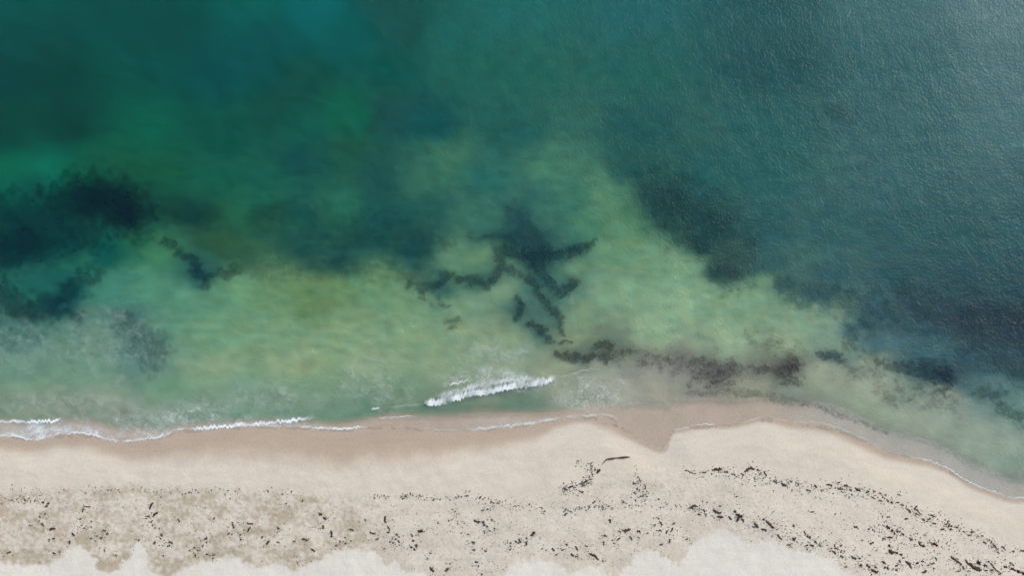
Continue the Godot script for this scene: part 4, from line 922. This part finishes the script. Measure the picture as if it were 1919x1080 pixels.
# ---------------------------------------------------------------- weed and wood on the beach
func build_wrack() -> void:
	var dark := paint(0.9)
	dark.cull_mode = BaseMaterial3D.CULL_DISABLED
	var red := dark.duplicate()
	red.albedo_color = Color(1.0, 0.52, 0.55)
	var tints := [dark]
	for c in [Color(1.0, 0.80, 0.68), Color(1.0, 0.88, 0.76), Color(0.80, 0.76, 0.78)]:
		var m := dark.duplicate()
		m.albedo_color = c
		tints.append(m)
	var clumps: Array[Mesh] = []
	var strands: Array[Mesh] = []
	for k in 9: clumps.append(clump_mesh(k))
	for k in 6: strands.append(strand_mesh(k))
	var all := []
	for p in wrack_a + wrack_b + wrack_c + wrack_d + wrack_e + wrack_f: all.append([p, false])
	for p in wrack_red: all.append([p, true])
	all.sort_custom(func(a, b): return a[0][2] * a[0][3] > b[0][2] * b[0][3])
	var rest := []
	for k in all.size():
		var p: Array = all[k][0]
		if k >= 290:
			rest.append(p)
			continue
		var thin: bool = p[2] > 2.3 * p[3]
		var o := put((strands if thin else clumps)[k % (6 if thin else 9)], "seaweed_clump", red if all[k][1] else tints[(k * 7 + int(p[0])) % 4])
		var y := ground(p[0], p[1])
		o.position = at(p[0], p[1], y)
		o.rotation = Vector3(0, -deg_to_rad(p[4]), 0)
		var grow := 1.12
		o.scale = Vector3(p[2] * S * grow, clampf(p[3] * S * 0.55, 0.05, 0.22), p[3] * S * (1.0 if thin else 1.2) * grow)
		label_clump(o, p, thin, all[k][1])
	order_labels()
	# crumbs too small to count: along the drift lines, round the clumps and over the stained sand
	var spots: Array[Vector3] = []
	for p in rest: spots.append(Vector3(p[0], p[1], 4.0))
	for e in all:
		var p: Array = e[0]
		var n := 4 + int(p[2] * 0.6)
		for i in n: spots.append(Vector3(p[0] + rng.randfn(0, 5.0 + p[2] * 0.5), p[1] + rng.randfn(0, 4.0 + p[2] * 0.25), rng.randf_range(0.6, 2.4)))
	for d in [[[[0, 940], [80, 938]], 50, 5], [[[20, 918], [120, 921], [240, 916], [340, 922], [460, 921]], 130, 4], [[[690, 930], [750, 931], [770, 928], [830, 937], [870, 930]], 130, 3], [[[870, 925], [925, 942], [960, 948], [1020, 957]], 90, 5], [[[1060, 958], [1100, 952], [1150, 950], [1270, 949], [1310, 953]], 150, 3], [[[1290, 886], [1380, 892], [1450, 903], [1540, 915], [1620, 925], [1700, 955], [1760, 978], [1830, 1003], [1880, 1035]], 420, 7], [[[1050, 918], [1090, 912], [1115, 885]], 120, 6], [[[1190, 890], [1200, 920], [1215, 940]], 60, 10], [[[1440, 990], [1540, 1025], [1640, 1060], [1900, 1075]], 220, 12], [[[1640, 975], [1690, 1005], [1790, 1030]], 170, 12], [[[1080, 865], [1110, 880]], 20, 6], [[[840, 965], [870, 985]], 30, 14]]:
		var ch: Array = d[0]
		for i in d[1]:
			var s := rng.randi() % (ch.size() - 1)
			var t := rng.randf()
			spots.append(Vector3(lerpf(ch[s][0], ch[s + 1][0], t) + rng.randfn(0, 3), lerpf(ch[s][1], ch[s + 1][1], t) + rng.randfn(0, d[2]), rng.randf_range(0.9, 3.0)))
	for i in 5200:
		var u := rng.randf_range(-20, 1940)
		var v := rng.randf_range(905, 1085)
		var st := quick("low", stain_low, u)
		if v < quick("top", stain_top, u) or v > st + 6.0: continue
		if n_mid.get_noise_2d(u * 1.3, v * 1.3 + 9.0) < rng.randf_range(-0.5, 0.3): continue
		spots.append(Vector3(u, v, rng.randf_range(0.5, 1.9)))
	var mm := MultiMesh.new()
	mm.transform_format = MultiMesh.TRANSFORM_3D
	mm.use_colors = true
	mm.mesh = crumb_mesh()
	mm.instance_count = spots.size()
	for i in spots.size():
		var p := spots[i]
		var y := ground(p.x, p.y)
		var b := Basis(Vector3.UP, rng.randf() * TAU).scaled_local(Vector3(p.z * S * rng.randf_range(1.0, 1.9), p.z * S * 0.5, p.z * S * rng.randf_range(0.6, 1.1)))
		mm.set_instance_transform(i, Transform3D(b, at(p.x, p.y, y)))
		var red_here := p.x > 1600.0 and p.y > 965.0 and rng.randf() < 0.35
		var t := rng.randf_range(0.025, 0.11) if p.z > 1.6 else rng.randf_range(0.06, 0.24)
		mm.set_instance_color(i, tint(Color(t * 1.15, t * 0.62, t * 0.62) if red_here else Color(t, t * 0.86, t * 0.68)))
	var mi := MultiMeshInstance3D.new()
	mi.name = "seaweed_crumbs_on_sand"
	mi.multimesh = mm
	mi.material_override = dark
	add_child(mi)
	tag(mi, "countless dry weed crumbs strewn over the stained sand and drift lines", "seaweed", "", "stuff")

func crumb_mesh() -> ArrayMesh:
	var v := PackedVector3Array([Vector3(-0.5, 0, 0), Vector3(-0.1, 0.25, -0.45), Vector3(0.5, 0, 0.1), Vector3(0.05, 0.3, 0.4), Vector3(0, 0.6, 0)])
	var n := PackedVector3Array([Vector3(-1, 0.7, 0).normalized(), Vector3(0, 0.8, -1).normalized(), Vector3(1, 0.7, 0).normalized(), Vector3(0, 0.8, 1).normalized(), Vector3.UP])
	var c := PackedColorArray()
	for k in 5: c.append(Color.WHITE)
	return made(v, n, c, PackedInt32Array([0, 1, 4, 1, 2, 4, 2, 3, 4, 3, 0, 4]))

var said := {}
func label_clump(o: Node3D, p: Array, thin: bool, is_red: bool) -> void:
	var u: float = p[0]
	var v: float = p[1]
	var where := ""
	if is_red: where = "in the reddish patch of the inland drift" if u < 1760 else "in the crowded inland drift"
	elif u < 230: where = "on stained sand below the scalloped swash edge"
	elif u < 420: where = "on stained sand below the lacy swash edge"
	elif u < 660: where = "on stained sand below the straight surf line"
	elif u < 770: where = "round the notch of white sand"
	elif u < 960: where = "between wheel tracks and faint drift line"
	elif v < 925 and u < 1130: where = "in the crumb trail by the driftwood"
	elif v < 945 and u < 1275: where = "in the sparse scatter inland of the driftwood"
	elif u < 1275: where = "in the loose row inland of the driftwood"
	elif v < lerpf(905, 1045, clampf((u - 1440) / 480.0, 0, 1)) and (u > 1440 or v < 930): where = "in the arched start of the seaward drift" if u < 1445 else ("in the sparse stretch of the seaward drift" if u < 1545 else ("in the thick middle of the seaward drift" if u < 1700 else ("in the slope of the seaward drift" if u < 1800 else "in the thin end of the seaward drift")))
	elif u < 1470: where = "along the edge of the white sand"
	elif u < 1550: where = "where the inland drift begins"
	elif u < 1600: where = "in the first knot of the inland drift"
	elif u < 1700: where = "round the big heap of the inland drift"
	elif u < 1770: where = "amid the crowded inland drift"
	else: where = "in the far end of the inland drift"
	var big := p[2] * p[3] as float
	var size_ := "largest" if big >= 100 else ("large" if big >= 50 else ("middling" if big >= 32 else ("small" if big >= 20 else "tiny")))
	var shape := "strand" if p[2] > 3.0 * p[3] else ("long clump" if thin else ("heap" if p[2] < 1.35 * p[3] else "clump"))
	var t := fposmod(p[4], 180.0)
	var lie := ""
	if p[2] > 1.35 * p[3]: lie = " lying lengthwise" if t < 18 or t > 162 else (" pointing seaward" if t > 60 and t < 120 else (" slanting rightward-down" if t <= 60 else " slanting rightward-up"))
	var text := "%s %s seaweed %s%s, %s" % [size_, "reddish" if is_red else "dark", shape, lie, where]
	if not said.has(text): said[text] = []
	said[text].append(o)
	tag(o, text, "seaweed", "dried seaweed clumps on the beach")

func order_labels() -> void:                                  # where a few clumps are alike in all else, their order along the shore tells them apart
	var order := ["leftmost", "second", "third", "fourth", "fifth", "sixth", "seventh", "eighth", "ninth"]
	for text in said:
		var same: Array = said[text]
		if same.size() < 2 or same.size() > 9: continue
		same.sort_custom(func(a, b): return a.position.x < b.position.x)
		for k in same.size(): same[k].set_meta("label", "%s %s" % [order[k] + ("-from-left" if k else ""), text.replace(",", "")])

func build_driftwood() -> void:
	var pts := [[1181.5, 857.0, 0.02], [1178, 857.1, 0.045], [1173, 857.0, 0.075], [1167, 857.6, 0.085], [1161, 858.2, 0.075], [1156, 858.7, 0.05], [1153.5, 859.0, 0.045], [1150, 859.4, 0.085], [1145, 859.8, 0.09], [1140, 860.4, 0.07], [1136, 861.6, 0.045]]
	var tail := [[1137, 861.2, 0.045], [1134, 864.2, 0.036], [1131, 867.6, 0.026], [1129, 869.8, 0.016], [1127, 872.2, 0.008]]
	var root := Node3D.new()
	root.name = "driftwood"
	root.position = at(1156, 859, ground(1156, 859))
	add_child(root)
	tag(root, "dark bent driftwood stick lying alone on the smooth sand", "driftwood")
	var bark := paint(0.85)
	put(tube(pts, root.position, Color(0.040, 0.032, 0.026)), "stem", bark, root)
	put(tube(tail, root.position, Color(0.06, 0.048, 0.04)), "bent_twig", bark, root)
	put(tube([[1149, 859.2, 0.03], [1148.4, 861.2, 0.022], [1147.8, 862.2, 0.01]], root.position, Color(0.035, 0.028, 0.024)), "broken_knot", bark, root)

func tube(pts: Array, origin: Vector3, col: Color) -> ArrayMesh:
	var v := PackedVector3Array()
	var n := PackedVector3Array()
	var c := PackedColorArray()
	var f := PackedInt32Array()
	var ring := 9
	for i in pts.size():
		var p: Array = pts[i]
		var mid := at(p[0], p[1], ground(p[0], p[1])) + Vector3(0, p[2] * 0.8, 0)
		var a: Array = pts[maxi(i - 1, 0)]
		var b: Array = pts[mini(i + 1, pts.size() - 1)]
		var d := Vector3(b[0] - a[0], 0, b[1] - a[1]).normalized()
		var side := Vector3(-d.z, 0, d.x)
		for k in ring:
			var t := TAU * k / ring
			var out := side * cos(t) + Vector3.UP * sin(t)
			v.append(mid + out * p[2] * rng.randf_range(0.85, 1.15) - origin)
			n.append(out)
			c.append(tint(col * rng.randf_range(0.6, 2.0)))
	for i in pts.size() - 1:
		for k in ring:
			var a := i * ring + k
			var b := i * ring + (k + 1) % ring
			f.append_array([a, b, b + ring, a, b + ring, a + ring])
	return made(v, n, c, f)
